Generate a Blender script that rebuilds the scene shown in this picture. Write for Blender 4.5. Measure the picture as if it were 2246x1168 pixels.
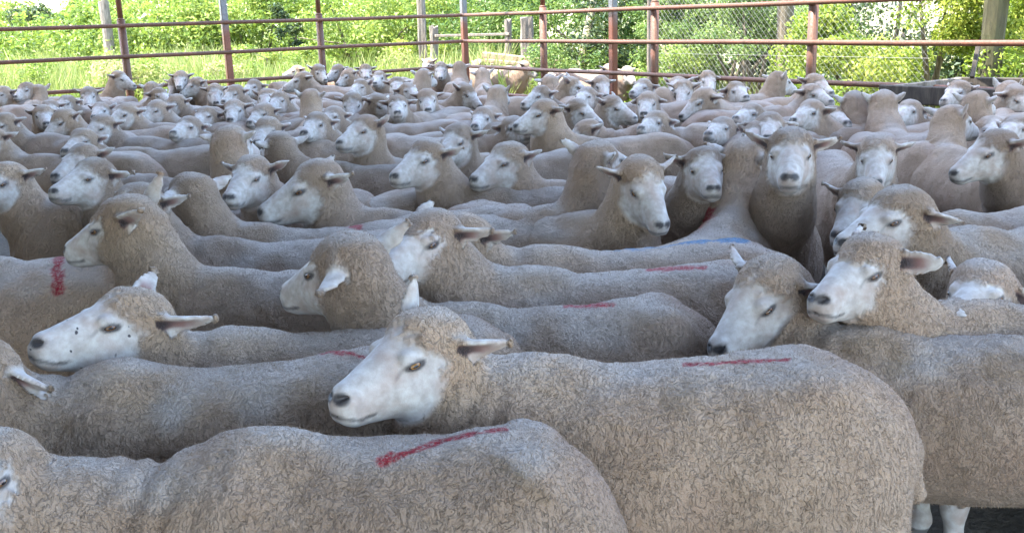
import bpy, math, random
import numpy as np
from mathutils import Vector, Matrix

# ------------------------------------------------------------------ camera, sky, sun, exposure
scene = bpy.context.scene
for _o in list(bpy.data.objects):
    bpy.data.objects.remove(_o)
R = math.radians
EYE = np.array([0.0, 0.0, 1.45])
FPX, CX, CY = 2120.0, 1123.0, 584.0          # focal length and centre in photograph pixels
PITCH, ROLL = R(14.45), R(-1.85)
cam_d = bpy.data.cameras.new("camera")
cam_d.sensor_width = 36.0
cam_d.lens = 36.0 * FPX / 2246.0
cam_d.clip_start, cam_d.clip_end = 0.05, 2000
cam = bpy.data.objects.new("camera", cam_d)
scene.collection.objects.link(cam)
CAM_M = Matrix.Rotation(R(90) - PITCH, 3, 'X') @ Matrix.Rotation(ROLL, 3, 'Z')
cam.matrix_world = Matrix.Translation(Vector(EYE)) @ CAM_M.to_4x4()
scene.camera = cam

SUN_DIR = Vector((-0.42, -0.10, 0.90)).normalized()
world = bpy.data.worlds.new("World")
scene.world = world
world.use_nodes = True
wn = world.node_tree
sky = wn.nodes.new("ShaderNodeTexSky")
sky.sky_type = 'NISHITA'
sky.sun_disc = False
sky.sun_elevation = math.asin(SUN_DIR.z)
sky.sun_rotation = math.atan2(SUN_DIR.x, SUN_DIR.y)
sky.air_density, sky.dust_density, sky.ozone_density = 1.2, 1.6, 1.0
wn.nodes["Background"].inputs["Strength"].default_value = 0.15
wn.links.new(sky.outputs[0], wn.nodes["Background"].inputs["Color"])
sun_d = bpy.data.lights.new("sun", 'SUN')
sun_d.energy, sun_d.angle, sun_d.color = 2.2, R(0.5), (1.0, 0.95, 0.86)
sun = bpy.data.objects.new("sun", sun_d)
sun.rotation_euler = SUN_DIR.to_track_quat('Z', 'Y').to_euler()
sun.location = (-6, 4, 12)
scene.collection.objects.link(sun)
scene.view_settings.view_transform = 'Standard'
scene.view_settings.look = 'None'
scene.view_settings.gamma = 1.0
scene.view_settings.use_curve_mapping = False
scene.view_settings.exposure = 3.60

# ------------------------------------------------------------------ picture <-> place helpers
CR = np.array(CAM_M)
RIGHT, UP, FWD = CR[:, 0], CR[:, 1], -CR[:, 2]
def ray(p):
    v = FWD * FPX + RIGHT * (p[0] - CX) - UP * (p[1] - CY)
    return v / np.linalg.norm(v)
def at_z(p, z):
    v = ray(p)
    return EYE + v * ((z - EYE[2]) / v[2])
def at_depth(p, d):
    v = ray(p)
    return EYE + v * (d / v.dot(FWD))
def proj(P):
    q = np.asarray(P) - EYE
    d = q @ FWD
    return np.stack([CX + FPX * (q @ RIGHT) / d, CY - FPX * (q @ UP) / d], -1)

# ------------------------------------------------------------------ object helpers
COL = scene.collection
def mesh_obj(name, verts, faces, mats, parent=None, smooth=True, uvs=None, mat_idx=None):
    me = bpy.data.meshes.new(name)
    verts = np.asarray(verts, dtype=np.float32)
    n = len(faces)
    if isinstance(faces, np.ndarray):
        k = faces.shape[1]
        me.vertices.add(len(verts)); me.vertices.foreach_set("co", verts.ravel())
        me.loops.add(n * k); me.loops.foreach_set("vertex_index", faces.astype(np.int32).ravel())
        me.polygons.add(n)
        me.polygons.foreach_set("loop_start", np.arange(0, n * k, k, dtype=np.int32))
        me.update(calc_edges=True)
    else:
        me.from_pydata([tuple(map(float, v)) for v in verts], [], [tuple(map(int, f)) for f in faces])
        me.update()
    for m in (mats if isinstance(mats, (list, tuple)) else [mats]):
        me.materials.append(m)
    if mat_idx is not None:
        me.polygons.foreach_set("material_index", np.asarray(mat_idx, dtype=np.int32))
    me.polygons.foreach_set("use_smooth", np.full(len(me.polygons), smooth, dtype=bool))
    o = bpy.data.objects.new(name, me)
    COL.objects.link(o)
    if parent is not None:
        o.parent = parent
    return o
def tag(o, label=None, cat=None, group=None, kind=None):
    if label: o["label"] = label
    if cat: o["category"] = cat
    if group: o["group"] = group
    if kind: o["kind"] = kind
    return o
def empty(name, loc, rz=0.0):
    o = bpy.data.objects.new(name, None)
    o.location = loc; o.rotation_euler = (0, 0, rz); o.empty_display_size = 0.2
    COL.objects.link(o)
    return o
class MB:                                       # collects simple solids into one mesh
    def __init__(s): s.v, s.f = [], []
    def add(s, v, f):
        b = len(s.v); s.v += [tuple(map(float, q)) for q in v]; s.f += [tuple(i + b for i in q) for q in f]
    def tube(s, a, b, ra, rb=None, n=10, caps=True):
        rb = ra if rb is None else rb
        a, b = Vector(a), Vector(b)
        q = (b - a).to_track_quat('Z', 'Y')
        v = []
        for c, r in ((a, ra), (b, rb)):
            for k in range(n):
                t = 2 * math.pi * k / n
                v.append(c + q @ Vector((r * math.cos(t), r * math.sin(t), 0)))
        f = [(k, (k + 1) % n, n + (k + 1) % n, n + k) for k in range(n)]
        if caps: f += [tuple(range(n - 1, -1, -1)), tuple(range(n, 2 * n))]
        s.add(v, f)
    def poly_tube(s, pts, rad, n=8):
        pts = [Vector(p) for p in pts]; v = []
        for i, p in enumerate(pts):
            t = (pts[min(i + 1, len(pts) - 1)] - pts[max(i - 1, 0)]).normalized()
            q = t.to_track_quat('Z', 'Y')
            for k in range(n):
                a = 2 * math.pi * k / n
                v.append(p + q @ Vector((rad[i] * math.cos(a), rad[i] * math.sin(a), 0)))
        f = [(i * n + k, i * n + (k + 1) % n, (i + 1) * n + (k + 1) % n, (i + 1) * n + k) for i in range(len(pts) - 1) for k in range(n)]
        f += [tuple(range(n - 1, -1, -1)), tuple((len(pts) - 1) * n + k for k in range(n))]
        s.add(v, f)
    def bar(s, a, b, w, h, bev=0.0, up=(0, 0, 1)):    # a squared length of timber or box section from a to b
        a, b = Vector(a), Vector(b)
        d = (b - a).normalized(); u = Vector(up)
        if abs(d.dot(u)) > .95: u = Vector((0, 1, 0))
        sdv = d.cross(u).normalized(); u = sdv.cross(d)
        c = min(bev, w / 3, h / 3)
        if c > 0:
            sec = [(-w/2 + c, -h/2), (w/2 - c, -h/2), (w/2, -h/2 + c), (w/2, h/2 - c), (w/2 - c, h/2), (-w/2 + c, h/2), (-w/2, h/2 - c), (-w/2, -h/2 + c)]
        else:
            sec = [(-w/2, -h/2), (w/2, -h/2), (w/2, h/2), (-w/2, h/2)]
        n = len(sec)
        v = [p + sdv * x + u * y for p in (a, b) for x, y in sec]
        f = [(k, (k + 1) % n, n + (k + 1) % n, n + k) for k in range(n)] + [tuple(range(n - 1, -1, -1)), tuple(range(n, 2 * n))]
        s.add(v, f)
    def build(s, name, mat, parent=None, smooth=False):
        o = mesh_obj(name, s.v, s.f, mat, parent, smooth)
        return o

# ------------------------------------------------------------------ materials
def new_mat(name):
    m = bpy.data.materials.new(name); m.use_nodes = True
    nt = m.node_tree
    return m, nt, nt.nodes["Principled BSDF"]
def N(nt, kind, **kw):
    n = nt.nodes.new(kind)
    for k, v in kw.items():
        if k == "inp":
            for kk, vv in v.items(): n.inputs[kk].default_value = vv
        else: setattr(n, k, v)
    return n
def mixc(nt, fac, a, b, mode='MIX'):
    n = nt.nodes.new("ShaderNodeMix"); n.data_type = 'RGBA'; n.blend_type = mode
    for sock, v in ((n.inputs[0], fac), (n.inputs[6], a), (n.inputs[7], b)):
        if isinstance(v, bpy.types.NodeSocket): nt.links.new(v, sock)
        else: sock.default_value = v if not isinstance(v, tuple) or len(v) == 4 else (*v, 1)
    return n.outputs[2]
def ramp(nt, src, pts):
    n = nt.nodes.new("ShaderNodeValToRGB")
    while len(n.color_ramp.elements) < len(pts): n.color_ramp.elements.new(0.5)
    for e, (p, c) in zip(n.color_ramp.elements, pts):
        e.position = p; e.color = (c, c, c, 1) if not isinstance(c, tuple) else (*c, 1)
    nt.links.new(src, n.inputs[0])
    return n.outputs[0]
def math_n(nt, op, a, b=None, clamp=False):
    n = nt.nodes.new("ShaderNodeMath"); n.operation = op; n.use_clamp = clamp
    for i, v in enumerate((a, b)):
        if v is None: continue
        if isinstance(v, bpy.types.NodeSocket): nt.links.new(v, n.inputs[i])
        else: n.inputs[i].default_value = v
    return n.outputs[0]

# ------------------------------------------------------------------ noise helpers
def smooth01(x, a, b):
    t = np.clip((x - a) / (b - a), 0, 1)
    return t * t * (3 - 2 * t)
def hash3(i, j, k, s=0):
    h = (i.astype(np.int64) * 73856093) ^ (j.astype(np.int64) * 19349663) ^ (k.astype(np.int64) * 83492791) ^ (s * 2654435761)
    h = (h ^ (h >> 13)) * 1274126177 & 0x7fffffff
    h = (h ^ (h >> 16)) & 0xffffff
    return h.astype(np.float32) / 0xffffff
def vnoise(P, freq, seed=0):
    Q = P * freq
    I = np.floor(Q).astype(np.int64); F = (Q - I).astype(np.float32)
    F = F * F * (3 - 2 * F)
    out = np.zeros(len(P), np.float32)
    for dx in (0, 1):
        for dy in (0, 1):
            for dz in (0, 1):
                w = (F[:, 0] if dx else 1 - F[:, 0]) * (F[:, 1] if dy else 1 - F[:, 1]) * (F[:, 2] if dz else 1 - F[:, 2])
                out += w * hash3(I[:, 0] + dx, I[:, 1] + dy, I[:, 2] + dz, seed)
    return out * 2 - 1
def voronoi_edge(P, seed=0):                     # F2 - F1 of unit-cell points
    I = np.floor(P).astype(np.int64); F = P - I
    f1 = np.full(len(P), 9., np.float32); f2 = f1.copy()
    for dx in (-1, 0, 1):
        for dy in (-1, 0, 1):
            for dz in (-1, 0, 1):
                a, b, c = I[:, 0] + dx, I[:, 1] + dy, I[:, 2] + dz
                d = np.sqrt((dx + hash3(a, b, c, seed) - F[:, 0]) ** 2 + (dy + hash3(a, b, c, seed + 1) - F[:, 1]) ** 2 + (dz + hash3(a, b, c, seed + 2) - F[:, 2]) ** 2)
                m = d < f1
                f2 = np.where(m, f1, np.minimum(f2, d)); f1 = np.where(m, d, f1)
    return f2 - f1
# ------------------------------------------------------------------ setting: ground, field, shed, fences
def ground_material(name, cols, scale=3.0, bump=.02):
    m, nt, bs = new_mat(name)
    tc = N(nt, "ShaderNodeTexCoord")
    n1 = N(nt, "ShaderNodeTexNoise", inp={"Scale": scale, "Detail": 6.0, "Roughness": .65}); nt.links.new(tc.outputs["Object"], n1.inputs["Vector"])
    n2 = N(nt, "ShaderNodeTexNoise", inp={"Scale": scale * 9, "Detail": 5.0}); nt.links.new(tc.outputs["Object"], n2.inputs["Vector"])
    c = ramp(nt, n1.outputs[0], [(.3, cols[0]), (.5, cols[1]), (.7, cols[2])])
    c = mixc(nt, ramp(nt, n2.outputs[0], [(.4, 0.0), (.7, .6)]), c, cols[0])
    nt.links.new(c, bs.inputs["Base Color"]); bs.inputs["Roughness"].default_value = .95
    b = N(nt, "ShaderNodeBump", inp={"Strength": .8, "Distance": bump}); nt.links.new(n2.outputs[0], b.inputs["Height"]); nt.links.new(b.outputs[0], bs.inputs["Normal"])
    return m
CORNER = np.array([-.60, 14.90])
AX_A = np.array([.549, -.836]); AX_B = np.array([-.836, -.549])      # along the right-hand fence, along the left-hand fence
def AB(a, b, z=0.0):
    p = CORNER + AX_A * a + AX_B * b
    return Vector((p[0], p[1], z))
def disc_ground():
    rings = [0, 4, 8, 14, 20, 30, 45, 70, 110, 180, 320, 600, 1100]; n = 48
    v = [(0, 0, 0)]; f = []
    for r in rings[1:]:
        for k in range(n):
            a = 2 * math.pi * k / n
            v.append((r * math.cos(a), r * math.sin(a), 0))
    for k in range(n): f.append((0, 1 + k, 1 + (k + 1) % n))
    for i in range(len(rings) - 2):
        for k in range(n):
            a, b = 1 + i * n, 1 + (i + 1) * n
            f.append((a + k, b + k, b + (k + 1) % n, a + (k + 1) % n))
    return v, f
g = mesh_obj("ground", *disc_ground(), ground_material("field soil and grass", [(.10, .085, .045), (.17, .16, .055), (.24, .20, .10)], .6, .05), smooth=False)
tag(g, kind="structure")
pf_v = [AB(-.05, -.05, .004), AB(16.0, -.05, .004), AB(16.0, 18, .004), AB(-.05, 18, .004)]
pf = mesh_obj("pen_floor", pf_v, [(0, 3, 2, 1)], ground_material("trodden dung and soil", [(.030, .024, .018), (.055, .043, .031), (.085, .068, .05)], 5.0, .03), smooth=False)
tag(pf, kind="structure")
yd_v = [AB(16.0, -3, .008), AB(40, -3, .008), AB(40, 24, .008), AB(16.0, 24, .008)]
yd = mesh_obj("yard", yd_v, [(0, 3, 2, 1)], ground_material("dry clay yard", [(.34, .22, .14), (.40, .27, .18), (.46, .32, .22)], 2.0, .02), smooth=False)
tag(yd, kind="structure")

def steel(name, base, rust, amt, metal=.0, rough=.6, zr=None):
    m, nt, bs = new_mat(name)
    tc = N(nt, "ShaderNodeTexCoord"); L = nt.links
    n1 = N(nt, "ShaderNodeTexNoise", inp={"Scale": 5.0, "Detail": 7.0, "Roughness": .7}); L.new(tc.outputs["Object"], n1.inputs["Vector"])
    n2 = N(nt, "ShaderNodeTexNoise", inp={"Scale": 60.0, "Detail": 4.0}); L.new(tc.outputs["Object"], n2.inputs["Vector"])
    f = ramp(nt, n1.outputs[0], [(max(0, .62 - amt * .5), 0.0), (max(.1, .78 - amt * .5), 1.0)])
    if zr:                                      # paint and rust climb from the foot of the post
        sp = N(nt, "ShaderNodeSeparateXYZ"); L.new(tc.outputs["Object"], sp.inputs[0])
        zf = ramp(nt, math_n(nt, 'ADD', math_n(nt, 'DIVIDE', sp.outputs[2], 3.0), math_n(nt, 'MULTIPLY', n1.outputs[0], .12)), [(zr / 3.0, 1.0), (zr / 3.0 + .07, 0.0)])
        f = math_n(nt, 'MAXIMUM', math_n(nt, 'MULTIPLY', f, .25), zf)
    c = mixc(nt, f, base, rust)
    c = mixc(nt, ramp(nt, n2.outputs[0], [(.45, 0.0), (.8, .55)]), c, (.05, .028, .02))
    L.new(c, bs.inputs["Base Color"]); bs.inputs["Metallic"].default_value = metal
    L.new(ramp(nt, n2.outputs[0], [(.3, rough - .12), (.7, rough + .15)]), bs.inputs["Roughness"])
    b = N(nt, "ShaderNodeBump", inp={"Strength": .35, "Distance": .004}); L.new(n2.outputs[0], b.inputs["Height"]); L.new(b.outputs[0], bs.inputs["Normal"])
    return m
RUST = steel("rusty red oxide pipe", (.15, .052, .027), (.10, .042, .020), .5, 0.0, .62)
GALV = steel("galvanised shed post", (.14, .145, .16), (.16, .055, .035), .2, .35, .42, zr=1.5)
ROOF = steel("corrugated roof iron", (.10, .095, .09), (.11, .06, .04), .25, .0, .75)
def timber(name, a, b, moss=0.0):
    m, nt, bs = new_mat(name)
    tc = N(nt, "ShaderNodeTexCoord"); mp = N(nt, "ShaderNodeMapping"); mp.inputs["Scale"].default_value = (6, 6, 1.2)
    nt.links.new(tc.outputs["Object"], mp.inputs[0])
    n1 = N(nt, "ShaderNodeTexNoise", inp={"Scale": 4.0, "Detail": 8.0, "Roughness": .7}); nt.links.new(mp.outputs[0], n1.inputs["Vector"])
    n2 = N(nt, "ShaderNodeTexNoise", inp={"Scale": 2.2, "Detail": 4.0}); nt.links.new(tc.outputs["Object"], n2.inputs["Vector"])
    c = ramp(nt, n1.outputs[0], [(.3, a), (.5, tuple((x + y) / 2 for x, y in zip(a, b))), (.68, b)])
    c = mixc(nt, math_n(nt, 'MULTIPLY', ramp(nt, n2.outputs[0], [(.42, 0.0), (.6, 1.0)]), moss), c, (.05, .062, .014))
    nt.links.new(c, bs.inputs["Base Color"]); bs.inputs["Roughness"].default_value = .9
    bp = N(nt, "ShaderNodeBump", inp={"Strength": .9, "Distance": .012}); nt.links.new(n1.outputs[0], bp.inputs["Height"]); nt.links.new(bp.outputs[0], bs.inputs["Normal"])
    return m
GREYWOOD = timber("weathered grey timber", (.07, .055, .042), (.26, .22, .18))
DARKWOOD = timber("dark old yard timber", (.016, .013, .010), (.075, .06, .048))
PALEWOOD = timber("sun bleached timber", (.14, .095, .055), (.33, .25, .17))
BARK = timber("rough bark", (.06, .048, .035), (.22, .18, .13), .25)
MOSSBARK = timber("mossy bark", (.018, .016, .009), (.07, .062, .03), .35)

# shed: a low iron roof on galvanised posts; its eaves stop short of the two fences
ZR = 10.0
def along(axis, x_px, z=1.125):                   # where a post stands on a fence line, from its place in the picture
    best = min((abs(proj(np.array([*(CORNER + axis * t), z]))[0] - x_px), t) for t in np.arange(0, 13, .004))
    return best[1]
shed = empty("shed", AB(6, 7))
tag(shed, "open sided shed standing over the sheep on tall grey galvanised posts", "shed")
def local(o, root):
    o.matrix_parent_inverse = Matrix.Translation(-root.location)
    return o
_k = (ZR - .7) / SUN_DIR.z; _sx, _sy = -SUN_DIR.x * _k, -SUN_DIR.y * _k
ROOF_A0 = -(_sx * AX_A[0] + _sy * AX_A[1]); ROOF_B0 = -.08 - (_sx * AX_B[0] + _sy * AX_B[1]); ROOF_A1 = 15.6; ROOF_B1 = 15.5
rv, rf = [], []
nr = 200
for i in range(nr + 1):
    a = ROOF_A0 + (ROOF_A1 - ROOF_A0) * i / nr
    dz = .018 * (1 if i % 2 else -1)
    rv += [AB(a, ROOF_B0, ZR + dz), AB(a, ROOF_B1, ZR + .5 + dz)]
for i in range(nr): rf.append((2 * i, 2 * i + 1, 2 * i + 3, 2 * i + 2))
local(mesh_obj("roof", rv, rf, ROOF, shed, smooth=False), shed)
wv, wfc = [], []                                  # unseen iron screen added at the camera end, passing only low light below
for i in range(141):
    b_ = ROOF_B0 + (ROOF_B1 - ROOF_B0) * i / 140; dz = .02 * (1 if i % 2 else -1)
    for z_ in (3.2, ZR + .5 * i / 140): 
        q = AB(ROOF_A1 - .15 + dz, b_, z_); wv.append(q)
for i in range(140): wfc.append((2 * i, 2 * i + 1, 2 * i + 3, 2 * i + 2))
local(mesh_obj("end_light_screen", wv, wfc, ROOF, shed, smooth=False), shed)
def light_screen(p0, p1, z0, z1):                     # run of unseen corrugated iron, added to cut light from the sides
    p0, p1 = Vector(p0), Vector(p1); n = int((p1 - p0).length / .08); d = (p1 - p0).normalized(); nn = Vector((-d.y, d.x, 0)); v = []
    for i in range(n + 1):
        q = p0.lerp(p1, i / n) + nn * (.018 if i % 2 else -.018)
        v += [Vector((q.x, q.y, z0)), Vector((q.x, q.y, z1))]
    local(mesh_obj("side_light_screen", v, [(2 * i, 2 * i + 1, 2 * i + 3, 2 * i + 2) for i in range(n)], ROOF, shed, smooth=False), shed)
light_screen(AB(10.2, .12), AB(15.8, .12), .05, 4.2)
light_screen(AB(.12, 8.4), AB(.12, 15.4), .05, 4.2)
light_screen(AB(.3, 15.4), AB(15.8, 15.4), .05, ZR + .4)
tl = {p: along(AX_B, p) for p in (275, 499, 705)}
tr = {p: along(AX_A, p) for p in (1192, 1345, 1436, 1781)}
def shed_post(p, off):
    m = MB(); q = Vector((p.x + off[0], p.y + off[1], 0))
    m.bar(q, q + Vector((0, 0, ZR + .3)), .085, .085, .01, up=AX_A.tolist() + [0])
    return local(m.build("post", GALV, shed), shed)
shed_post(AB(0, tl[499]), (0, 0)); shed_post(AB(0, 0), (0, 0)); shed_post(AB(tr[1345], 0), (0, 0))
for a_, b_ in ((15.7, 5), (15.7, 15.2), (.3, 15.2)): shed_post(AB(a_, b_), (0, 0))

RAILS = [.385, .755, 1.125, 1.495, 1.865]
def pipe_fence(label, axis, stops, end, inner):
    root = empty("pipe_fence", AB(0, 0))
    tag(root, label, "fence")
    P = lambda t, z: Vector((*(CORNER + axis * t), z))
    off = Vector((*(inner * .062), 0))
    for z in RAILS:
        m = MB(); pts = []
        n = 14
        for i in range(n + 1):
            t = .05 + (end - .05) * i / n
            pts.append(P(t, z + .003 * math.sin(i * 1.7 + z * 9)) + off * .9)
        m.poly_tube(pts, [.0255] * len(pts), 10)
        local(m.build("rail", RUST, root, smooth=True), root)
    for t in stops:
        m = MB()
        m.tube(P(t, 0), P(t, 1.56), .048, n=16); m.tube(P(t, 1.56), P(t, 1.585), .048, .033, n=16); m.tube(P(t, 1.585), P(t, 2.25), .033, n=14)
        o = local(m.build("post", RUST, root, smooth=True), root)
        for pl in o.data.polygons:
            if len(pl.vertices) > 4: pl.use_smooth = False
    return root
pipe_fence("dark rusty pipe fence along the left side of the pen", AX_B, [tl[275], tl[705], 7.6, 10.4], 12.5, AX_A)
rf_ = pipe_fence("rust red pipe fence along the right side of the pen", AX_A, [tr[1192], tr[1436], tr[1781], 10.9], 13.0, AX_B)
m = MB(); p0 = at_depth((2146, 98), 8.0); p1 = at_depth((2132, 170), 7.9); m.bar(p0, p1, .035, .035, .004)
local(m.build("brace", DARKWOOD, rf_), rf_)

# timber trough inside the pen at the right
tro = empty("feed_trough", Vector(at_z((2080, 190), 0)))
tag(tro, "old dark timber trough with weathered plank sides behind the sheep at the right", "trough")
FL, FR_ = Vector(at_z((1932, 186), .80)), Vector(at_z((2330, 200), .80))
BL = Vector(at_z((2096, 169), .83)); BR = BL + (FR_ - FL) + Vector((.3, .1, 0))
for a_, b_, dz, h_ in ((FL, FR_, 0, .15), (FL, FR_, -.17, .15), (BL, BR, 0, .15), (BL, BR, -.165, .14)):
    m = MB(); m.bar(a_ + Vector((0, 0, dz - h_ / 2)), b_ + Vector((0, 0, dz - h_ / 2)), .05, h_, .008)
    local(m.build("side_board", DARKWOOD, tro), tro)
dv = (FR_ - FL).normalized()
m = MB(); m.bar(FL + dv * .03 + Vector((0, .03, -.09)), BL + dv * .03 + Vector((0, -.03, -.075)), .045, .15, .008)
local(m.build("end_board", GREYWOOD, tro), tro)
for q in (FL + dv * .08 + Vector((0, .06, 0)), BL + dv * .08 + Vector((0, -.06, 0)), FL + dv * 1.1 + Vector((0, .06, 0))):
    m = MB(); m.bar(Vector((q.x, q.y, 0)), Vector((q.x, q.y, .79)), .07, .07, .008)
    local(m.build("leg", DARKWOOD, tro), tro)

# old timber yards beyond the fence
def wob_post(name, label, px_x, d, zt, r0, r1, mat, cat, lean=(0, 0), z0=0.0, group=None, sq=False):
    b = at_depth((px_x, 90), d); b = Vector((b[0], b[1], 0))
    rr = random.Random(px_x); n = 12 if not sq else 4
    m = MB(); v = []; f = []
    ns = 9; nk = 14
    for i in range(ns + 1):
        t = i / ns
        for k in range(nk):
            a = 2 * math.pi * k / nk
            r = (r0 + (r1 - r0) * t) * (1 + .10 * math.sin(3 * a + i) + rr.uniform(-.07, .07))
            if sq: r *= 1 / max(abs(math.cos(a)), abs(math.sin(a))) * .88
            v.append((lean[0] * t + r * math.cos(a), lean[1] * t + r * math.sin(a), z0 + (zt - z0) * t + (rr.uniform(-.03, .03) if i == ns else 0)))
    f = [(i * nk + k, i * nk + (k + 1) % nk, (i + 1) * nk + (k + 1) % nk, (i + 1) * nk + k) for i in range(ns) for k in range(nk)]
    f.append(tuple(ns * nk + k for k in range(nk)))
    o = mesh_obj(name, v, f, mat, smooth=False); o.location = b
    return tag(o, label, cat, group)
YARD = "old timber posts beyond the fence"
wob_post("timber_post", "tall grey timber post beyond the corner, just left of the corner post", 927, 17.5, 2.6, .085, .08, GREYWOOD, "post", group=YARD, sq=True)
wob_post("timber_post", "short weathered stump post right beside the tall grey timber post", 952, 17.2, 1.33, .085, .075, GREYWOOD, "post", group=YARD)
wob_post("timber_post", "narrow grey post left of the broad stump beyond the right fence", 1115, 16.5, 1.40, .065, .06, GREYWOOD, "post", group=YARD)
wob_post("timber_post", "broad notched grey stump beside the first rusty post of the right fence", 1156, 16.0, 1.42, .12, .115, GREYWOOD, "post", group=YARD, sq=True)
wob_post("timber_post", "distant grey post standing in the field left of the first rusty post", 238, 24, 2.15, .13, .12, GREYWOOD, "post", group=YARD)
m = MB(); a_ = at_depth((955, 79), 17.1); b_ = at_depth((1118, 75), 16.4); m.bar(a_, b_, .05, .045, .006)
tag(m.build("timber_rail", GREYWOOD), "thin grey rail joining the stump and the narrow post", "rail")
bm_ = empty("timber_beam", Vector(at_z((1140, 130), 0)))
tag(bm_, "sun bleached timber beam lying on blocks beyond the right fence", "beam")
m = MB(); m.bar(at_depth((1062, 121), 15.9), at_depth((1232, 140), 15.4), .16, .10, .012); local(m.build("plank", PALEWOOD, bm_), bm_)
m = MB(); m.bar(at_depth((1066, 133), 15.8), at_depth((1240, 150), 15.3), .10, .06, .01); local(m.build("plank", PALEWOOD, bm_), bm_)
for px_ in (1085, 1215):
    q = at_depth((px_, 135), 15.6); m = MB(); m.bar(Vector((q[0], q[1], 0)), Vector((q[0], q[1], q[2] - .03)), .14, .14, .012); local(m.build("block", PALEWOOD, bm_), bm_)
lp = MB(); lp.poly_tube([at_depth((1268, 200), 15.2), at_depth((1276, 150), 15.3), at_depth((1284, 90), 15.4), at_depth((1297, 30), 15.5), at_depth((1305, -20), 15.6)], [.09, .085, .075, .065, .05], 10)
tag(lp.build("leaning_trunk", timber("pale bark", (.15, .13, .08), (.30, .27, .17)), smooth=True), "pale slim trunk leaning right between the first two right posts", "tree trunk")

# wire netting strung behind the right-hand fence
nm = MB(); D0, D1 = tr[1345] - .2, tr[1781] + .75
WP = lambda t, z: Vector((*(CORNER + AX_A * t - AX_B * .75), z))
Ln, Hn = D1 - D0, 1.75; st = .075
k = -Hn
while k < Ln:
    for sgn in (1, -1):
        t0, t1, z0, z1 = k, k + Hn, 0.1, 0.1 + Hn
        if t0 < 0: z0 -= t0; t0 = 0
        if t1 > Ln: z1 -= (t1 - Ln); t1 = Ln
        if t1 > t0:
            if sgn > 0: nm.tube(WP(D0 + t0, z0), WP(D0 + t1, z1), .0010, n=3, caps=False)
            else: nm.tube(WP(D1 - t0, z0) - Vector((*(AX_B * .006), 0)), WP(D1 - t1, z1) - Vector((*(AX_B * .006), 0)), .0010, n=3, caps=False)
    k += st
for z in (.1, .95, 1.85): nm.tube(WP(D0, z), WP(D1, z), .0015, n=4)
wire_m, wnt, wbs = new_mat("galvanised wire"); wbs.inputs["Base Color"].default_value = (.22, .21, .20, 1); wbs.inputs["Metallic"].default_value = .6; wbs.inputs["Roughness"].default_value = .45
wf = empty("netting_fence", WP((D0 + D1) / 2, 0)); tag(wf, "diamond wire netting fence strung behind the right pipe fence", "fence")
local(nm.build("netting", wire_m, wf), wf)
for t in (D0,):
    m = MB(); m.tube(WP(t, 0), WP(t, 1.95), .025, n=8); local(m.build("post", GREYWOOD, wf), wf)

# ------------------------------------------------------------------ plants
def leaf_material(name, a, b, c, trans=.45, gloss=.45):
    m, nt, bs = new_mat(name); L = nt.links
    at = N(nt, "ShaderNodeAttribute", attribute_name="tone"); sp = N(nt, "ShaderNodeSeparateColor"); L.new(at.outputs[0], sp.inputs[0])
    col = ramp(nt, sp.outputs[0], [(0.0, a), (.5, b), (1.0, c)])
    L.new(col, bs.inputs["Base Color"]); bs.inputs["Roughness"].default_value = gloss; bs.inputs["Specular IOR Level"].default_value = .35
    tr_ = N(nt, "ShaderNodeBsdfTranslucent"); L.new(mixc(nt, .35, col, (.25, .30, .02)), tr_.inputs["Color"])
    mx = N(nt, "ShaderNodeMixShader", inp={0: trans}); L.new(bs.outputs[0], mx.inputs[1]); L.new(tr_.outputs[0], mx.inputs[2])
    L.new(mx.outputs[0], nt.nodes["Material Output"].inputs["Surface"])
    return m
LEAF_YEL = leaf_material("yellow green leaves", (.07, .12, .025), (.16, .24, .045), (.32, .38, .10))
LEAF_MID = leaf_material("mid green leaves", (.03, .075, .02), (.085, .16, .045), (.22, .30, .10))
LEAF_DARK = leaf_material("dark blue green leaves", (.015, .035, .015), (.03, .06, .025), (.07, .10, .04), .25)
LEAF_VINE = leaf_material("bright vine leaves", (.08, .14, .015), (.19, .27, .03), (.36, .39, .08))
GRASS_M = leaf_material("tall grass", (.12, .19, .04), (.25, .29, .09), (.46, .38, .23), .35, .7)
def set_tone(o, tone):
    a = o.data.attributes.new("tone", 'FLOAT_COLOR', 'FACE')
    tone = np.clip(tone, 0, 1).astype(np.float32)
    a.data.foreach_set("color", np.stack([tone, tone, tone, np.ones_like(tone)], 1).ravel())
def leaves(centres, normals, size, rg, aspect=.55):
    n = len(centres)
    nr_ = normals / (np.linalg.norm(normals, axis=1)[:, None] + 1e-9)
    u = np.cross(nr_, rg.normal(0, 1, (n, 3))); u /= np.linalg.norm(u, axis=1)[:, None] + 1e-9
    v = np.cross(nr_, u)
    L_ = size * rg.uniform(.6, 1.35, (n, 1)); W_ = L_ * aspect
    fold = nr_ * L_ * .16
    V = np.stack([centres - u * L_ * .5, centres + v * W_ * .5 + fold, centres + u * L_ * .5 - fold * .5, centres - v * W_ * .5 + fold], 1).reshape(-1, 3)
    return V, np.arange(n * 4).reshape(-1, 4)
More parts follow.
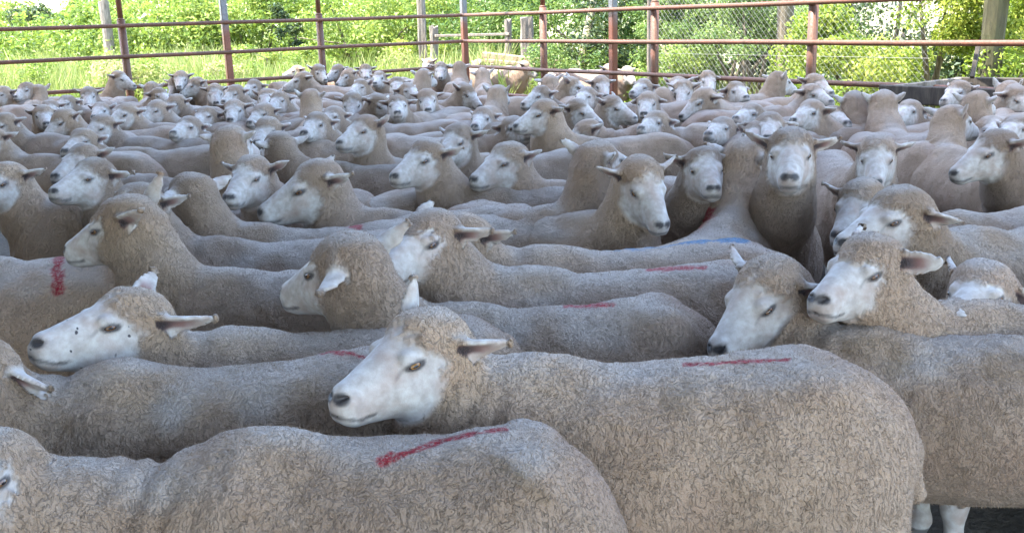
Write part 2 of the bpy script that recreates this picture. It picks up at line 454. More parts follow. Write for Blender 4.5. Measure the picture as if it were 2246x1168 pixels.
def bush(name, label, cat, px_x, d, w, h, n, size, mat, seed, z0=0.0, stem=True, depth=None, group="bushes beyond the fences", gap=.22, tone=.5, clumps=None):
    rg = np.random.default_rng(seed)
    b = at_depth((px_x, 90), d); root = empty(name, (b[0], b[1], 0)); tag(root, label, cat, group)
    if h > 2.0: h = h * .74 + .25
    depth = depth or w * .7
    K = clumps or max(10, int(w * h * 5))
    cc = rg.normal(0, 1, (K * 3, 3)); cc /= np.linalg.norm(cc, axis=1)[:, None]
    cc = cc * rg.uniform(.45, 1.0, (len(cc), 1)) ** .6
    cc = cc[cc[:, 2] > -.75][:K]; K = len(cc)
    C = cc * np.array([w / 2, depth / 2, h * .52]) + np.array([0, 0, z0 + h * .48])
    rad = rg.uniform(.10, .23, K) * min(w, h) * rg.uniform(.7, 1.2, K) + .08
    k = rg.choice(K, n, p=rad ** 2 / (rad ** 2).sum())
    q = rg.normal(0, 1, (n, 3)); q /= np.linalg.norm(q, axis=1)[:, None]
    r = rg.uniform(0, 1, (n, 1)) ** .45
    P = C[k] + q * r * rad[k][:, None] * np.array([1.1, 1.1, .8])
    keep = vnoise(P, 1.7 / max(.5, min(w, h) * .4), seed) > -.62 + gap * .6
    keep &= P[:, 2] > z0 * .6 + .02
    P, q, k = P[keep], q[keep], k[keep]
    nr_ = q * .7 + rg.normal(0, .6, q.shape) + np.array([0, 0, .45])
    V, F = leaves(P, nr_, size, rg)
    o = mesh_obj("foliage", V, F, mat, root, smooth=False)
    kt = rg.normal(0, .16, K)
    set_tone(o, tone + kt[k] + rg.normal(0, .20, len(P)))
    if stem:
        m = MB(); rs = random.Random(seed)
        for i in range(5 if h > 1.2 else 3):
            c = C[rs.randrange(K)]; a = Vector((rs.uniform(-.12, .12) * w, rs.uniform(-.1, .1) * w, 0))
            e = Vector(c); mid = a.lerp(e, .5) + Vector((rs.uniform(-.1, .1), rs.uniform(-.1, .1), .1)) * w
            m.poly_tube([a, mid, e], [.018 * h, .012 * h, .004 * h], 6)
        m.build("stem", BARK, root, smooth=True)
    return root
def grass_patch(name, label, seed, n, dmin, dmax, x0, x1, hmin, hmax, tone, mat=GRASS_M, wid=.012, inside=None):
    rg = np.random.default_rng(seed)
    d = np.sqrt(rg.uniform(dmin ** 2, dmax ** 2, n)) if dmax > dmin * 1.2 else rg.uniform(dmin, dmax, n)
    px = rg.uniform(x0, x1, n)
    base = np.array([at_depth((a, 90), b) for a, b in zip(px, d)]); base[:, 2] = 0
    rel = base[:, :2] - CORNER
    outp = (rel @ AX_A < -.25) | (rel @ AX_B < -.35)
    cl = vnoise(base, .55, seed)
    base = base[outp & (cl > -.45)]; cl = cl[outp & (cl > -.45)]
    n = len(base)
    hgt = rg.uniform(hmin, hmax, n) * (1 + .35 * cl)
    az = rg.uniform(0, 2 * np.pi, n); lean = rg.normal(0, .22, (n, 2)) * hgt[:, None]
    w = wid * rg.uniform(.6, 1.5, n)
    side = np.stack([np.cos(az) * w, np.sin(az) * w, 0 * w], 1)
    mid = base + np.concatenate([lean * .35, (hgt * .6)[:, None]], 1)
    tip = base + np.concatenate([lean, hgt[:, None]], 1)
    V = np.stack([base - side, base + side, mid + side * .8, mid - side * .8, mid - side * .8, mid + side * .8, tip + side * .15, tip - side * .15], 1).reshape(-1, 3)
    F = np.arange(n * 8).reshape(-1, 4)
    o = mesh_obj(name, V, F, mat, smooth=False)
    tt = tone + .25 * cl + .12 * vnoise(base, 3.0, seed + 1) + rg.normal(0, .14, n)
    set_tone(o, np.repeat(tt, 2))
    return tag(o, label, "grass", kind="stuff")
grass_patch("field_grass", "tall straw and green grass filling the sunny field beyond the left fence", 3, 52000, 12.5, 30, -150, 1120, .35, .95, .40)
grass_patch("verge_grass", "low grass growing along the foot of the right fence", 4, 9000, 9, 18, 1000, 2350, .15, .5, .35)
grass_patch("far_grass", "pale grass further out across the field", 5, 26000, 30, 60, -200, 1150, .5, 1.1, .5, wid=.03)

YG = "yellow green bushes across the field"
n_ = lambda *a, **k: bush(*a, **k)
bush("bush", "low yellow green bush at the far left edge of the field", "bush", 20, 27, 5.0, 1.9, 4200, .15, LEAF_YEL, 21, group=YG)
bush("bush", "rounded yellow bush under the pale sky left of the grey field post", "bush", 150, 30, 5.0, 2.35, 5200, .15, LEAF_YEL, 22, group=YG)
bush("bush", "fresh green bush behind the first rusty post of the left fence", "bush", 300, 26, 4.6, 2.9, 6500, .13, LEAF_YEL, 23, group=YG, tone=.45)
bush("bush", "bright yellow bush filling the gap left of the galvanised left post", "bush", 415, 25, 4.2, 3.2, 7500, .12, LEAF_YEL, 24, group=YG, tone=.62)
bush("bush", "yellow green bush just right of the galvanised left post", "bush", 545, 25, 4.0, 3.2, 6500, .12, LEAF_YEL, 25, group=YG, tone=.55)
bush("bush", "mid green bush behind the second rusty post of the left fence", "bush", 700, 25, 4.4, 3.3, 7500, .12, LEAF_YEL, 26, group=YG, tone=.45)
bush("bush", "large bright bush right of the second rusty left post", "bush", 820, 22, 3.8, 3.2, 8000, .11, LEAF_YEL, 27, group=YG, tone=.55)
bush("bush", "yellow bush behind the tall grey timber post", "bush", 945, 22, 3.0, 3.2, 6500, .10, LEAF_YEL, 28, group=YG, tone=.6)
bush("bush", "low straw coloured bush in front of the tall grey timber post", "bush", 905, 19.5, 2.2, 1.0, 2600, .07, LEAF_VINE, 29, group=YG, tone=.75)
bush("bush", "low pale bush in the grass behind the galvanised left post", "bush", 560, 19, 3.2, 1.05, 3000, .08, LEAF_YEL, 30, group=YG, tone=.7)
bush("bush", "low scrubby bush left of the first rusty post", "bush", 120, 18, 3.0, .95, 2600, .08, LEAF_YEL, 31, group=YG, tone=.6)
for i_, (x_, d_, t_, lb_) in enumerate(((30, 14.5, .55, "straw tinted scrub close behind the left fence at the picture edge"), (200, 15.5, .7, "pinkish straw scrub close behind the first rusty post"), (350, 16, .5, "green scrub low behind the left fence between its posts"), (440, 16.5, .75, "straw scrub just left of the galvanised left post"), (640, 17, .6, "olive scrub low in front of the cypress"), (770, 17.5, .7, "golden scrub low right of the second rusty left post"))):
    bush("bush", lb_, "bush", x_, d_, 2.6, .95, 2600, .06, GRASS_M if i_ % 2 else LEAF_YEL, 80 + i_, group=YG, tone=t_)
bush("cypress", "thin dark cypress among the yellow bushes beyond the left fence", "tree", 630, 21, .55, 2.6, 2600, .08, LEAF_DARK, 32, group=None, gap=.1)
bush("tree", "dark far tree against the pale sky at the upper left", "tree", 82, 70, 3.6, 3.6, 1500, .3, LEAF_DARK, 33, group="far trees at the horizon", z0=.6)
for i, (x_, d_, w_, h_, lb) in enumerate(((-60, 80, 14, 5.0, "far hazy tree on the horizon at the left edge"), (190, 85, 12, 3.4, "far pale tree on the horizon behind the grey field post"), (330, 75, 13, 5.5, "far tree line crown behind the first rusty left post"), (560, 70, 14, 6.5, "far tall tree crown right of the galvanised left post"), (800, 70, 14, 7.0, "far tall tree crown above the large bright bush"), (1000, 65, 12, 7.0, "far tree crown above the corner of the pen"))):
    bush("tree", lb, "tree", x_, d_, w_, h_, 3600, .42, LEAF_MID if i % 2 else LEAF_YEL, 60 + i, group="far trees at the horizon", z0=.4)
GR = "green shrubs behind the right fence"
bush("shrub", "dark green shrub just right of the corner post", "shrub", 1075, 20, 2.4, 3.2, 7500, .09, LEAF_MID, 41, group=GR, tone=.45)
bush("shrub", "leafy green shrub behind the broad notched stump", "shrub", 1200, 19, 2.6, 3.3, 9000, .09, LEAF_MID, 42, group=GR, tone=.55)
bush("shrub", "bright green shrub behind the leaning trunk", "shrub", 1310, 17.5, 2.4, 3.2, 9500, .085, LEAF_MID, 43, group=GR, tone=.6)
bush("shrub", "low green weeds at the foot of the leaning trunk", "shrub", 1275, 15.0, 1.6, 1.1, 3600, .055, LEAF_MID, 44, group=GR, tone=.75)
bush("shrub", "dark glossy shrub behind the netting left of the second rusty right post", "shrub", 1400, 15.5, 1.9, 3.0, 9000, .075, LEAF_DARK, 45, group=GR, tone=.6)
bush("shrub", "light green climbing shrub just right of the second rusty right post", "shrub", 1490, 14.2, 1.5, 2.6, 8500, .06, LEAF_MID, 46, group=GR, tone=.7)
bush("shrub", "low yellow green weeds under the netting", "shrub", 1480, 12.7, 1.6, .95, 3600, .05, LEAF_YEL, 47, group=GR, tone=.5)
bush("shrub", "shaded shrub with bare twigs behind the middle of the netting", "shrub", 1585, 13.8, 1.5, 2.8, 6500, .06, LEAF_DARK, 48, group=GR, tone=.75)
bush("shrub", "tall fresh green shrub left of the grey trunk", "shrub", 1650, 12.8, 1.2, 2.6, 8000, .05, LEAF_MID, 49, group=GR, tone=.85)
bush("shrub", "dark backing shrub behind the grey trunk", "shrub", 1760, 14.5, 2.2, 3.0, 9000, .07, LEAF_MID, 50, group=GR, tone=.4)
bush("shrub", "bushy vine with bright yellow leaves right of the third rusty right post", "shrub", 1880, 11.4, 1.4, 2.6, 9500, .058, LEAF_VINE, 51, group=GR, tone=.55)
bush("shrub", "low sprawling vine under the middle rail right of the third rusty right post", "shrub", 1850, 10.4, 1.5, 1.15, 5200, .05, LEAF_VINE, 52, group=GR, tone=.6)
bush("shrub", "bright yellow vine growing left of the mossy trunk", "shrub", 2040, 10.6, 1.4, 2.6, 10000, .055, LEAF_VINE, 53, group=GR, tone=.5)
bush("shrub", "pale flowering vine around the mossy trunk", "shrub", 2190, 9.9, 1.2, 2.5, 7500, .05, LEAF_VINE, 54, group=GR, tone=.8)
bush("shrub", "green creeper at the far right edge behind the timber trough", "shrub", 2300, 10.6, 1.2, 2.6, 7500, .055, LEAF_VINE, 55, group=GR, tone=.4)
bush("shrub", "deep green hedge bush far behind the bright vines", "shrub", 2000, 14.5, 3.6, 3.2, 9000, .09, LEAF_DARK, 56, group=GR, tone=.7)
bush("shrub", "deep green hedge bush behind the mossy trunk", "shrub", 2250, 14, 3.0, 3.2, 8000, .09, LEAF_DARK, 57, group=GR, tone=.75)
bush("shrub", "tall green hedge bush far behind the netting", "shrub", 1530, 18, 3.4, 3.6, 9500, .10, LEAF_MID, 58, group=GR, tone=.5)
wob_post("tree", "grey tree trunk behind the netting left of the third rusty right post", 1720, 12.2, 3.6, .105, .095, BARK, "tree trunk")
wob_post("tree", "mossy tree trunk wrapped in vines behind the timber trough", 2172, 9.6, 3.4, .10, .12, MOSSBARK, "tree trunk", lean=(.05, .0))
# ------------------------------------------------------------------ sheep: one implicit surface per animal
rng = np.random.default_rng(7)
def smin(a, b, k):
    h = np.maximum(k - np.abs(a - b), 0) / k
    return np.minimum(a, b) - h * h * k * 0.25
def smax(a, b, k): return -smin(-a, -b, k)
def cone(P, a, b, ra, rb, ys=1.0):
    a = np.asarray(a, np.float32); b = np.asarray(b, np.float32)
    if ys != 1.0:
        P = P * np.array([1, 1 / ys, 1], np.float32)
        a = a * np.array([1, 1 / ys, 1], np.float32); b = b * np.array([1, 1 / ys, 1], np.float32)
    ba = b - a; pa = P - a
    t = np.clip(pa @ ba / (ba @ ba + 1e-9), 0, 1)
    return np.linalg.norm(pa - t[:, None] * ba, axis=1) - (ra + (rb - ra) * t)
def ell(P, c, r):
    q = P - np.asarray(c, np.float32); r = np.asarray(r, np.float32)
    k0 = np.linalg.norm(q / r, axis=1); k1 = np.linalg.norm(q / (r * r), axis=1) + 1e-9
    return k0 * (k0 - 1) / k1

builtin_len = len
EYE_C = np.array([.078, .0475, .012])
def head_sdf(H, k, thin, wool=0.0):
    A = np.abs(H); S = np.stack([H[:, 0], A[:, 1], H[:, 2]], 1)
    d = ell(S, (-.005, 0, .018), (.088, .074, .076))
    d = smin(d, cone(S, (.035, 0, .006), (.183, 0, -.056), .071, .041, .86), .03)
    d = smin(d, cone(S, (.02, 0, -.052), (.168, 0, -.078), .056, .027, .92), .03)
    d = smin(d, ell(S, (.045, .036, -.042), (.058, .028, .048)), .03)
    d = smin(d, ell(S, (.194, 0, -.056), (.024, .032, .031)), .015)
    d = smin(d, ell(S, (.188, .016, -.083), (.022, .018, .014)), .012)
    d = smin(d, ell(S, (.074, .047, .026), (.030, .016, .014)), .014)      # brow
    d = smin(d, ell(S, EYE_C, (.022, .015, .014)), .012)                  # lids
    d = smin(d, ell(S, (-.01, 0, .062), (.065, .055, .035)), .03)          # topknot
    if thin < .008:
        d = smax(d, -cone(S, (.222, .011, -.046), (.206, .021, -.040), .0055, .0045), .004)   # nostril
        d = smax(d, -cone(S, (.216, .004, -.078), (.150, .036, -.084), .0035, .0025), .004)    # mouth
    return d
def ear_frame(dirv, side):
    e1 = np.asarray(dirv[:3], float); e1 = e1 / np.linalg.norm(e1)
    hint = np.array(dirv[3:6]) if builtin_len(dirv) > 3 else np.array([.62, .25 * side, -.70])
    e3 = hint - e1 * hint.dot(e1); e3 /= np.linalg.norm(e3)
    return e1, np.cross(e3, e1), e3
def ear_coords(H, side, dirv, L):
    e1, e2, e3 = ear_frame(dirv, side)
    q = H - np.array([-.018, .058 * side, .044])
    u, v, w = q @ e1, q @ e2, q @ e3
    return u, v, w - 15 * v * v * (1 - .35 * np.clip(u / L, 0, 1)) + 1.5 * u * u
def ear_sdf(H, side, dirv, L, W, thick):
    u, v, w = ear_coords(H, side, dirv, L)
    Q = np.stack([u, v, w], 1).astype(np.float32)
    Q[:, 1] *= 1 + .30 * np.clip((u / L - .45) / .55, 0, 1) ** 1.5
    d = ell(Q, (L * .5, 0, 0), (L * .52 - thick * .6, W * .5 - thick * .6, thick * .45)) - thick * .6
    return smin(d, cone(Q, (0, 0, -.006), (L * .3, 0, -.002), .018, .010), .012)

LEGS = []
for sy in (1, -1):
    LEGS += [((.27, .10 * sy, .34), (.25, .105 * sy, .30), .075, .050), ((.25, .105 * sy, .30), (.275, .10 * sy, .19), .046, .029),
             ((.275, .10 * sy, .19), (.265, .10 * sy, .05), .027, .021), ((.265, .10 * sy, .05), (.285, .10 * sy, .0), .025, .030),
             ((-.38, .11 * sy, .38), (-.30, .12 * sy, .27), .10, .065), ((-.30, .12 * sy, .27), (-.44, .11 * sy, .21), .055, .030),
             ((-.44, .11 * sy, .21), (-.41, .11 * sy, .05), .027, .021), ((-.41, .11 * sy, .05), (-.385, .11 * sy, .0), .025, .030)]
def sheep_field(P, S):
    fat, L = S['fat'], S['len']
    Q = P.copy(); Q[:, 0] = np.where(P[:, 0] > .0, P[:, 0], P[:, 0] / L)          # body length scales behind the heart
    d = cone(Q, (.20, 0, .488), (-.22, 0, .490), .188, .208, .95 * fat)
    d = smin(d, ell(Q, (-.02, 0, .455), (.34, .205 * fat, .175)), .08)
    d = smin(d, ell(Q, (-.36, 0, .495), (.215, .175 * fat, .198)), .10)
    d = smin(d, ell(Q, (.29, 0, .49), (.16, .145 * fat, .205)), .08)
    d = smin(d, ell(Q, (.36, 0, .43), (.13, .12, .12)), .08)
    A = np.stack([Q[:, 0], np.abs(Q[:, 1]), Q[:, 2]], 1)
    d = smin(d, ell(A, (-.35, .075, .645), (.075, .05, .05)), .05)      # hips
    d = smin(d, ell(Q, (.20, 0, .655), (.11, .05, .055)), .06)          # withers
    d = smin(d, ell(A, (.25, .115 * fat, .42), (.12, .075, .15)), .06)
    d = smin(d, ell(A, (-.37, .095 * fat, .37), (.16, .10, .17)), .06)
    d = smin(d, cone(Q, (-.55, 0, .50), (-.585, 0, .41), .035, .022), .03)
    for a, b, ra, rb in LEGS:
        if a[1] > 0: d = smin(d, cone(A, a, b, ra, rb), .025)
    for a, b, ra, rb in S['neck']: d = smin(d, cone(P, a, b, ra, rb), .05)
    H = ((P - S['hp']) @ S['hR'] / S['hs']).astype(np.float32)
    near = np.linalg.norm(H - np.array([.06, 0, 0]), axis=1) < .34
    hd = np.full(len(P), 1.0, np.float32)
    Hn = H[near]
    h = head_sdf(Hn, .03, S['vox'])
    dn = smin(d[near], h * S['hs'], .035)
    th = max(.0075, S['vox'] * .9)
    for side, dv, EL in S['ears']:
        dn = smin(dn, ear_sdf(Hn, side, dv, EL, .052, th) * S['hs'] * .8, .012)
    d[near] = dn
    return d
def surface_nets(D, org, h):
    s = D < 0
    cnt = np.zeros(tuple(n - 1 for n in D.shape), np.uint8)
    sl = (slice(0, -1), slice(1, None))
    for a in (0, 1):
        for b in (0, 1):
            for c in (0, 1): cnt += s[sl[a], sl[b], sl[c]]
    I = np.argwhere((cnt > 0) & (cnt < 8))
    acc = np.zeros((len(I), 3), np.float32); num = np.zeros(len(I), np.float32)
    C = [(a, b, c) for a in (0, 1) for b in (0, 1) for c in (0, 1)]
    vals = {c: D[I[:, 0] + c[0], I[:, 1] + c[1], I[:, 2] + c[2]] for c in C}
    for c in C:
        for ax in range(3):
            if c[ax]: continue
            c2 = list(c); c2[ax] = 1; c2 = tuple(c2)
            va, vb = vals[c], vals[c2]
            m = (va < 0) != (vb < 0)
            t = np.where(m, va / np.where(m, va - vb, 1), 0)
            p = np.tile(np.array(c, np.float32), (len(I), 1)); p[:, ax] = t
            acc += p * m[:, None]; num += m
    V = (I + acc / num[:, None]) * h + org
    vid = np.full(cnt.shape, -1, np.int32); vid[I[:, 0], I[:, 1], I[:, 2]] = np.arange(len(I))
    F = []
    for ax in range(3):
        o = [a for a in range(3) if a != ax]
        s0 = [slice(1, -1)] * 3; s0[ax] = slice(0, -1)
        s1 = [slice(1, -1)] * 3; s1[ax] = slice(1, None)
        ch = s[tuple(s0)] != s[tuple(s1)]
        E = np.argwhere(ch)
        off = np.ones(3, int); off[ax] = 0
        E = E + off
        ins = s[E[:, 0], E[:, 1], E[:, 2]]
        def cell(da, db):
            q = E.copy(); q[:, o[0]] += da; q[:, o[1]] += db
            return vid[q[:, 0], q[:, 1], q[:, 2]]
        q = np.stack([cell(-1, -1), cell(0, -1), cell(0, 0), cell(-1, 0)], 1)
        flip = ins if ax != 1 else ~ins
        q[~flip] = q[~flip][:, ::-1]
        F.append(q)
    return V, np.concatenate(F)
def polygonize(S, h):
    hp = S['hp']
    lo = np.minimum(np.array([-.55 * S['len'] - .12, -.30 * S['fat'], -.03]), hp - .27)
    hi = np.maximum(np.array([.52, .30 * S['fat'], .74]), hp + .27)
    if S['cut'] > 0: lo[2] = S['cut']
    B = 4
    nb = np.ceil((hi - lo) / (h * B)).astype(int)
    n = nb * B
    cb = (np.stack(np.meshgrid(*[np.arange(k) for k in nb], indexing='ij'), -1).reshape(-1, 3))
    cc = (lo + (cb + .5) * h * B).astype(np.float32)
    dc = sheep_field(cc, S)
    D = np.repeat(np.repeat(np.repeat(np.where(dc < 0, -1, 1).astype(np.float32).reshape(nb), B, 0), B, 1), B, 2)
    act = cb[np.abs(dc) < h * B * 1.25 + .008]
    offs = np.stack(np.meshgrid(*[np.arange(B)] * 3, indexing='ij'), -1).reshape(-1, 3)
    idx = (act[:, None, :] * B + offs[None]).reshape(-1, 3)
    pts = (lo + idx * h).astype(np.float32)
    D[idx[:, 0], idx[:, 1], idx[:, 2]] = sheep_field(pts, S)
    return surface_nets(D, lo, h)
def vert_normals(V, F):
    fn = np.cross(V[F[:, 2]] - V[F[:, 0]], V[F[:, 3]] - V[F[:, 1]])
    n = np.zeros_like(V)
    for k in range(4):
        for a in range(3): n[:, a] += np.bincount(F[:, k], fn[:, a], len(V))
    return n / (np.linalg.norm(n, axis=1)[:, None] + 1e-12)

# wool, bare skin, ear lining, nose leather and raddle marks all live in one coat material
def coat_material():
    m, nt, bs = new_mat("sheep coat")
    L = nt.links
    tc = N(nt, "ShaderNodeTexCoord"); oi = N(nt, "ShaderNodeObjectInfo")
    cov = N(nt, "ShaderNodeAttribute", attribute_name="cover"); sc = N(nt, "ShaderNodeSeparateColor"); L.new(cov.outputs[0], sc.inputs[0])
    mk = N(nt, "ShaderNodeAttribute", attribute_name="marks"); sm = N(nt, "ShaderNodeSeparateColor"); L.new(mk.outputs[0], sm.inputs[0])
    def noise(scale, det=3, rough=.55, vec=None):
        n = N(nt, "ShaderNodeTexNoise", inp={"Scale": scale, "Detail": det, "Roughness": rough})
        L.new(vec or tc.outputs["Object"], n.inputs["Vector"]); return n
    warp = noise(14, 3); wv = N(nt, "ShaderNodeVectorMath", operation='MULTIPLY_ADD')
    L.new(warp.outputs["Color"], wv.inputs[0]); wv.inputs[1].default_value = (.045, .045, .045); L.new(tc.outputs["Object"], wv.inputs[2])
    st = N(nt, "ShaderNodeVectorMath", operation='MULTIPLY'); L.new(wv.outputs[0], st.inputs[0]); st.inputs[1].default_value = (1, 1, .42)
    v2 = N(nt, "ShaderNodeTexVoronoi", feature='F1', inp={"Scale": 190.0}); L.new(wv.outputs[0], v2.inputs["Vector"])
    rdg = noise(92, 3, .5, st.outputs[0]); wav = noise(46, 3, .5, st.outputs[0])
    ab = math_n(nt, 'MINIMUM', math_n(nt, 'ABSOLUTE', math_n(nt, 'SUBTRACT', rdg.outputs[0], .5)), math_n(nt, 'ADD', math_n(nt, 'ABSOLUTE', math_n(nt, 'SUBTRACT', wav.outputs[0], .5)), .012))
    crack = ramp(nt, ab, [(0.0, 0.0), (.012, .62), (.032, 1.0)])
    # colour of the fleece: cream to grey-tan in broad patches, dirty in places
    big = noise(3.2, 4); mid = noise(19, 4); fine = noise(160, 3)
    c = mixc(nt, ramp(nt, big.outputs[0], [(.35, 0.0), (.66, 1.0)]), (.225, .154, .104), (.305, .220, .154))
    c = mixc(nt, ramp(nt, mid.outputs[0], [(.45, 0.0), (.75, .40)]), c, (.17, .115, .077))
    tone = N(nt, "ShaderNodeMapRange", inp={"To Min": .74, "To Max": 1.12}); L.new(oi.outputs["Random"], tone.inputs[0])
    cmb = N(nt, "ShaderNodeCombineColor"); [L.new(tone.outputs[0], cmb.inputs[i]) for i in range(3)]
    wn2 = N(nt, "ShaderNodeTexWhiteNoise", noise_dimensions='1D'); L.new(oi.outputs["Random"], wn2.inputs["W"])
    c = mixc(nt, 1.0, c, cmb.outputs[0], 'MULTIPLY')
    c = mixc(nt, math_n(nt, 'MULTIPLY', wn2.outputs[0], .75), c, mixc(nt, 1.0, c, (.97, 1.0, 1.10), 'MULTIPLY'))
    c = mixc(nt, math_n(nt, 'MULTIPLY', ramp(nt, crack, [(0, 1.0), (.8, 0.0)]), .55), c, (.10, .067, .044))       # darker partings between the locks
    pk = noise(2.1, 2)
    c = mixc(nt, ramp(nt, pk.outputs[0], [(.48, 0.0), (.70, .55)]), c, (.275, .170, .120))
    c = mixc(nt, math_n(nt, 'MULTIPLY', cov.outputs["Alpha"], .5), c, (.32, .295, .27))          # paler upward-facing wool: sky light on the backs painted in
    stn = math_n(nt, 'MULTIPLY', sm.outputs[2], ramp(nt, mid.outputs[0], [(.3, .3), (.7, 1.0)]))
    c = mixc(nt, stn, c, (.125, .080, .040))
    # bare face and legs
    fn = noise(42, 4)
    fc = mixc(nt, ramp(nt, fn.outputs[0], [(.35, 0.0), (.7, 1.0)]), (.29, .258, .235), (.42, .395, .37))
    pn = noise(13, 3); fc = mixc(nt, ramp(nt, pn.outputs[0], [(.46, 0.0), (.72, .6)]), fc, (.27, .185, .145))
    spots = N(nt, "ShaderNodeTexVoronoi", feature='F1', inp={"Scale": 34.0}); L.new(wv.outputs[0], spots.inputs["Vector"])
    sp = math_n(nt, 'MULTIPLY', ramp(nt, spots.outputs["Distance"], [(.08, 1.0), (.15, 0.0)]), mk.outputs["Alpha"])
    fc = mixc(nt, sp, fc, (.05, .045, .05))
    c = mixc(nt, sc.outputs[0], c, fc)
    c = mixc(nt, math_n(nt, 'MULTIPLY', sc.outputs[2], .85), c, (.19, .095, .085))
    c = mixc(nt, sc.outputs[1], c, (.022, .020, .023))
    brn = noise(120, 4, .7); brk = ramp(nt, brn.outputs[0], [(.36, .35), (.54, 1.0)])
    c = mixc(nt, math_n(nt, 'MULTIPLY', sm.outputs[0], brk), c, (.20, .008, .014))
    c = mixc(nt, math_n(nt, 'MULTIPLY', sm.outputs[1], brk), c, (.03, .11, .21))
    L.new(c, bs.inputs["Base Color"])
    rg = mixc(nt, sc.outputs[1], (.92, .92, .92), (.42, .42, .42)); L.new(rg, bs.inputs["Roughness"])
    bs.inputs["Specular IOR Level"].default_value = .22
    bs.inputs["Sheen Weight"].default_value = .06; bs.inputs["Sheen Roughness"].default_value = .45
    hgt = math_n(nt, 'ADD', math_n(nt, 'MULTIPLY', crack, .6), math_n(nt, 'MULTIPLY', v2.outputs["Distance"], -.35))
    hgt = math_n(nt, 'ADD', hgt, math_n(nt, 'MULTIPLY', fine.outputs[0], .55))
    knob = noise(62, 5, .7); hgt = math_n(nt, 'ADD', hgt, math_n(nt, 'MULTIPLY', knob.outputs[0], .8))
    wl = math_n(nt, 'SUBTRACT', 1.0, sc.outputs[0], True)
    sh = N(nt, "ShaderNodeTexNoise", inp={"Scale": 320.0, "Detail": 2.0}); L.new(tc.outputs["Object"], sh.inputs["Vector"])
    hgt = math_n(nt, 'ADD', math_n(nt, 'MULTIPLY', hgt, wl), math_n(nt, 'MULTIPLY', sh.outputs[0], .12))
    bp = N(nt, "ShaderNodeBump", inp={"Strength": .95, "Distance": .0058}); L.new(hgt, bp.inputs["Height"])
    L.new(bp.outputs[0], bs.inputs["Normal"])
    return m
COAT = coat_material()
def fibre_material():
    m, nt, bs = new_mat("wool fibre")
    tc = N(nt, "ShaderNodeTexCoord"); n = N(nt, "ShaderNodeTexNoise", inp={"Scale": 6.0, "Detail": 3.0}); nt.links.new(tc.outputs["Object"], n.inputs["Vector"])
    nt.links.new(mixc(nt, n.outputs[0], (.21, .148, .104), (.28, .208, .152)), bs.inputs["Base Color"])
    bs.inputs["Roughness"].default_value = .9; bs.inputs["Specular IOR Level"].default_value = .15
    return m
FIBRE = fibre_material()
def eye_material(iris):
    m, nt, bs = new_mat("sheep eye")
    L = nt.links
    tc = N(nt, "ShaderNodeTexCoord"); sp = N(nt, "ShaderNodeSeparateXYZ"); L.new(tc.outputs["Object"], sp.inputs[0])
    # the eye's own frame: x along the face, z up; pupil is a level slot
    rx = math_n(nt, 'POWER', math_n(nt, 'DIVIDE', sp.outputs[0], .0105), 2.0); rz = math_n(nt, 'POWER', math_n(nt, 'DIVIDE', sp.outputs[2], .0105), 2.0)
    r = math_n(nt, 'ADD', rx, rz)
    px = math_n(nt, 'POWER', math_n(nt, 'DIVIDE', sp.outputs[0], .0062), 2.0); pz = math_n(nt, 'POWER', math_n(nt, 'DIVIDE', sp.outputs[2], .0026), 2.0)
    p = math_n(nt, 'ADD', px, pz)
    c = mixc(nt, ramp(nt, r, [(.75, 0.0), (1.0, 1.0)]), iris, (.035, .022, .018))
    c = mixc(nt, ramp(nt, p, [(.8, 1.0), (1.0, 0.0)]), c, (.006, .006, .008))
    L.new(c, bs.inputs["Base Color"]); bs.inputs["Roughness"].default_value = .08
    return m
EYE_AMBER = eye_material((.20, .10, .03)); EYE_BROWN = eye_material((.11, .055, .025))

def eye_mesh(mat):
    nu, nv = 16, 10; v = []; f = []
    for j in range(nv + 1):
        t = math.pi * j / nv
        for i in range(nu):
            a = 2 * math.pi * i / nu
            v.append((.0165 * math.sin(t) * math.cos(a), .0125 * math.cos(t), .0078 * math.sin(t) * math.sin(a)))
    for j in range(nv):
        for i in range(nu):
            f.append((j * nu + i, j * nu + (i + 1) % nu, (j + 1) * nu + (i + 1) % nu, (j + 1) * nu + i))
    o = mesh_obj("eye", v, f, mat); me = o.data
    bpy.data.objects.remove(o)
    return me
EYE_ME = {'amber': eye_mesh(EYE_AMBER), 'brown': eye_mesh(EYE_BROWN)}

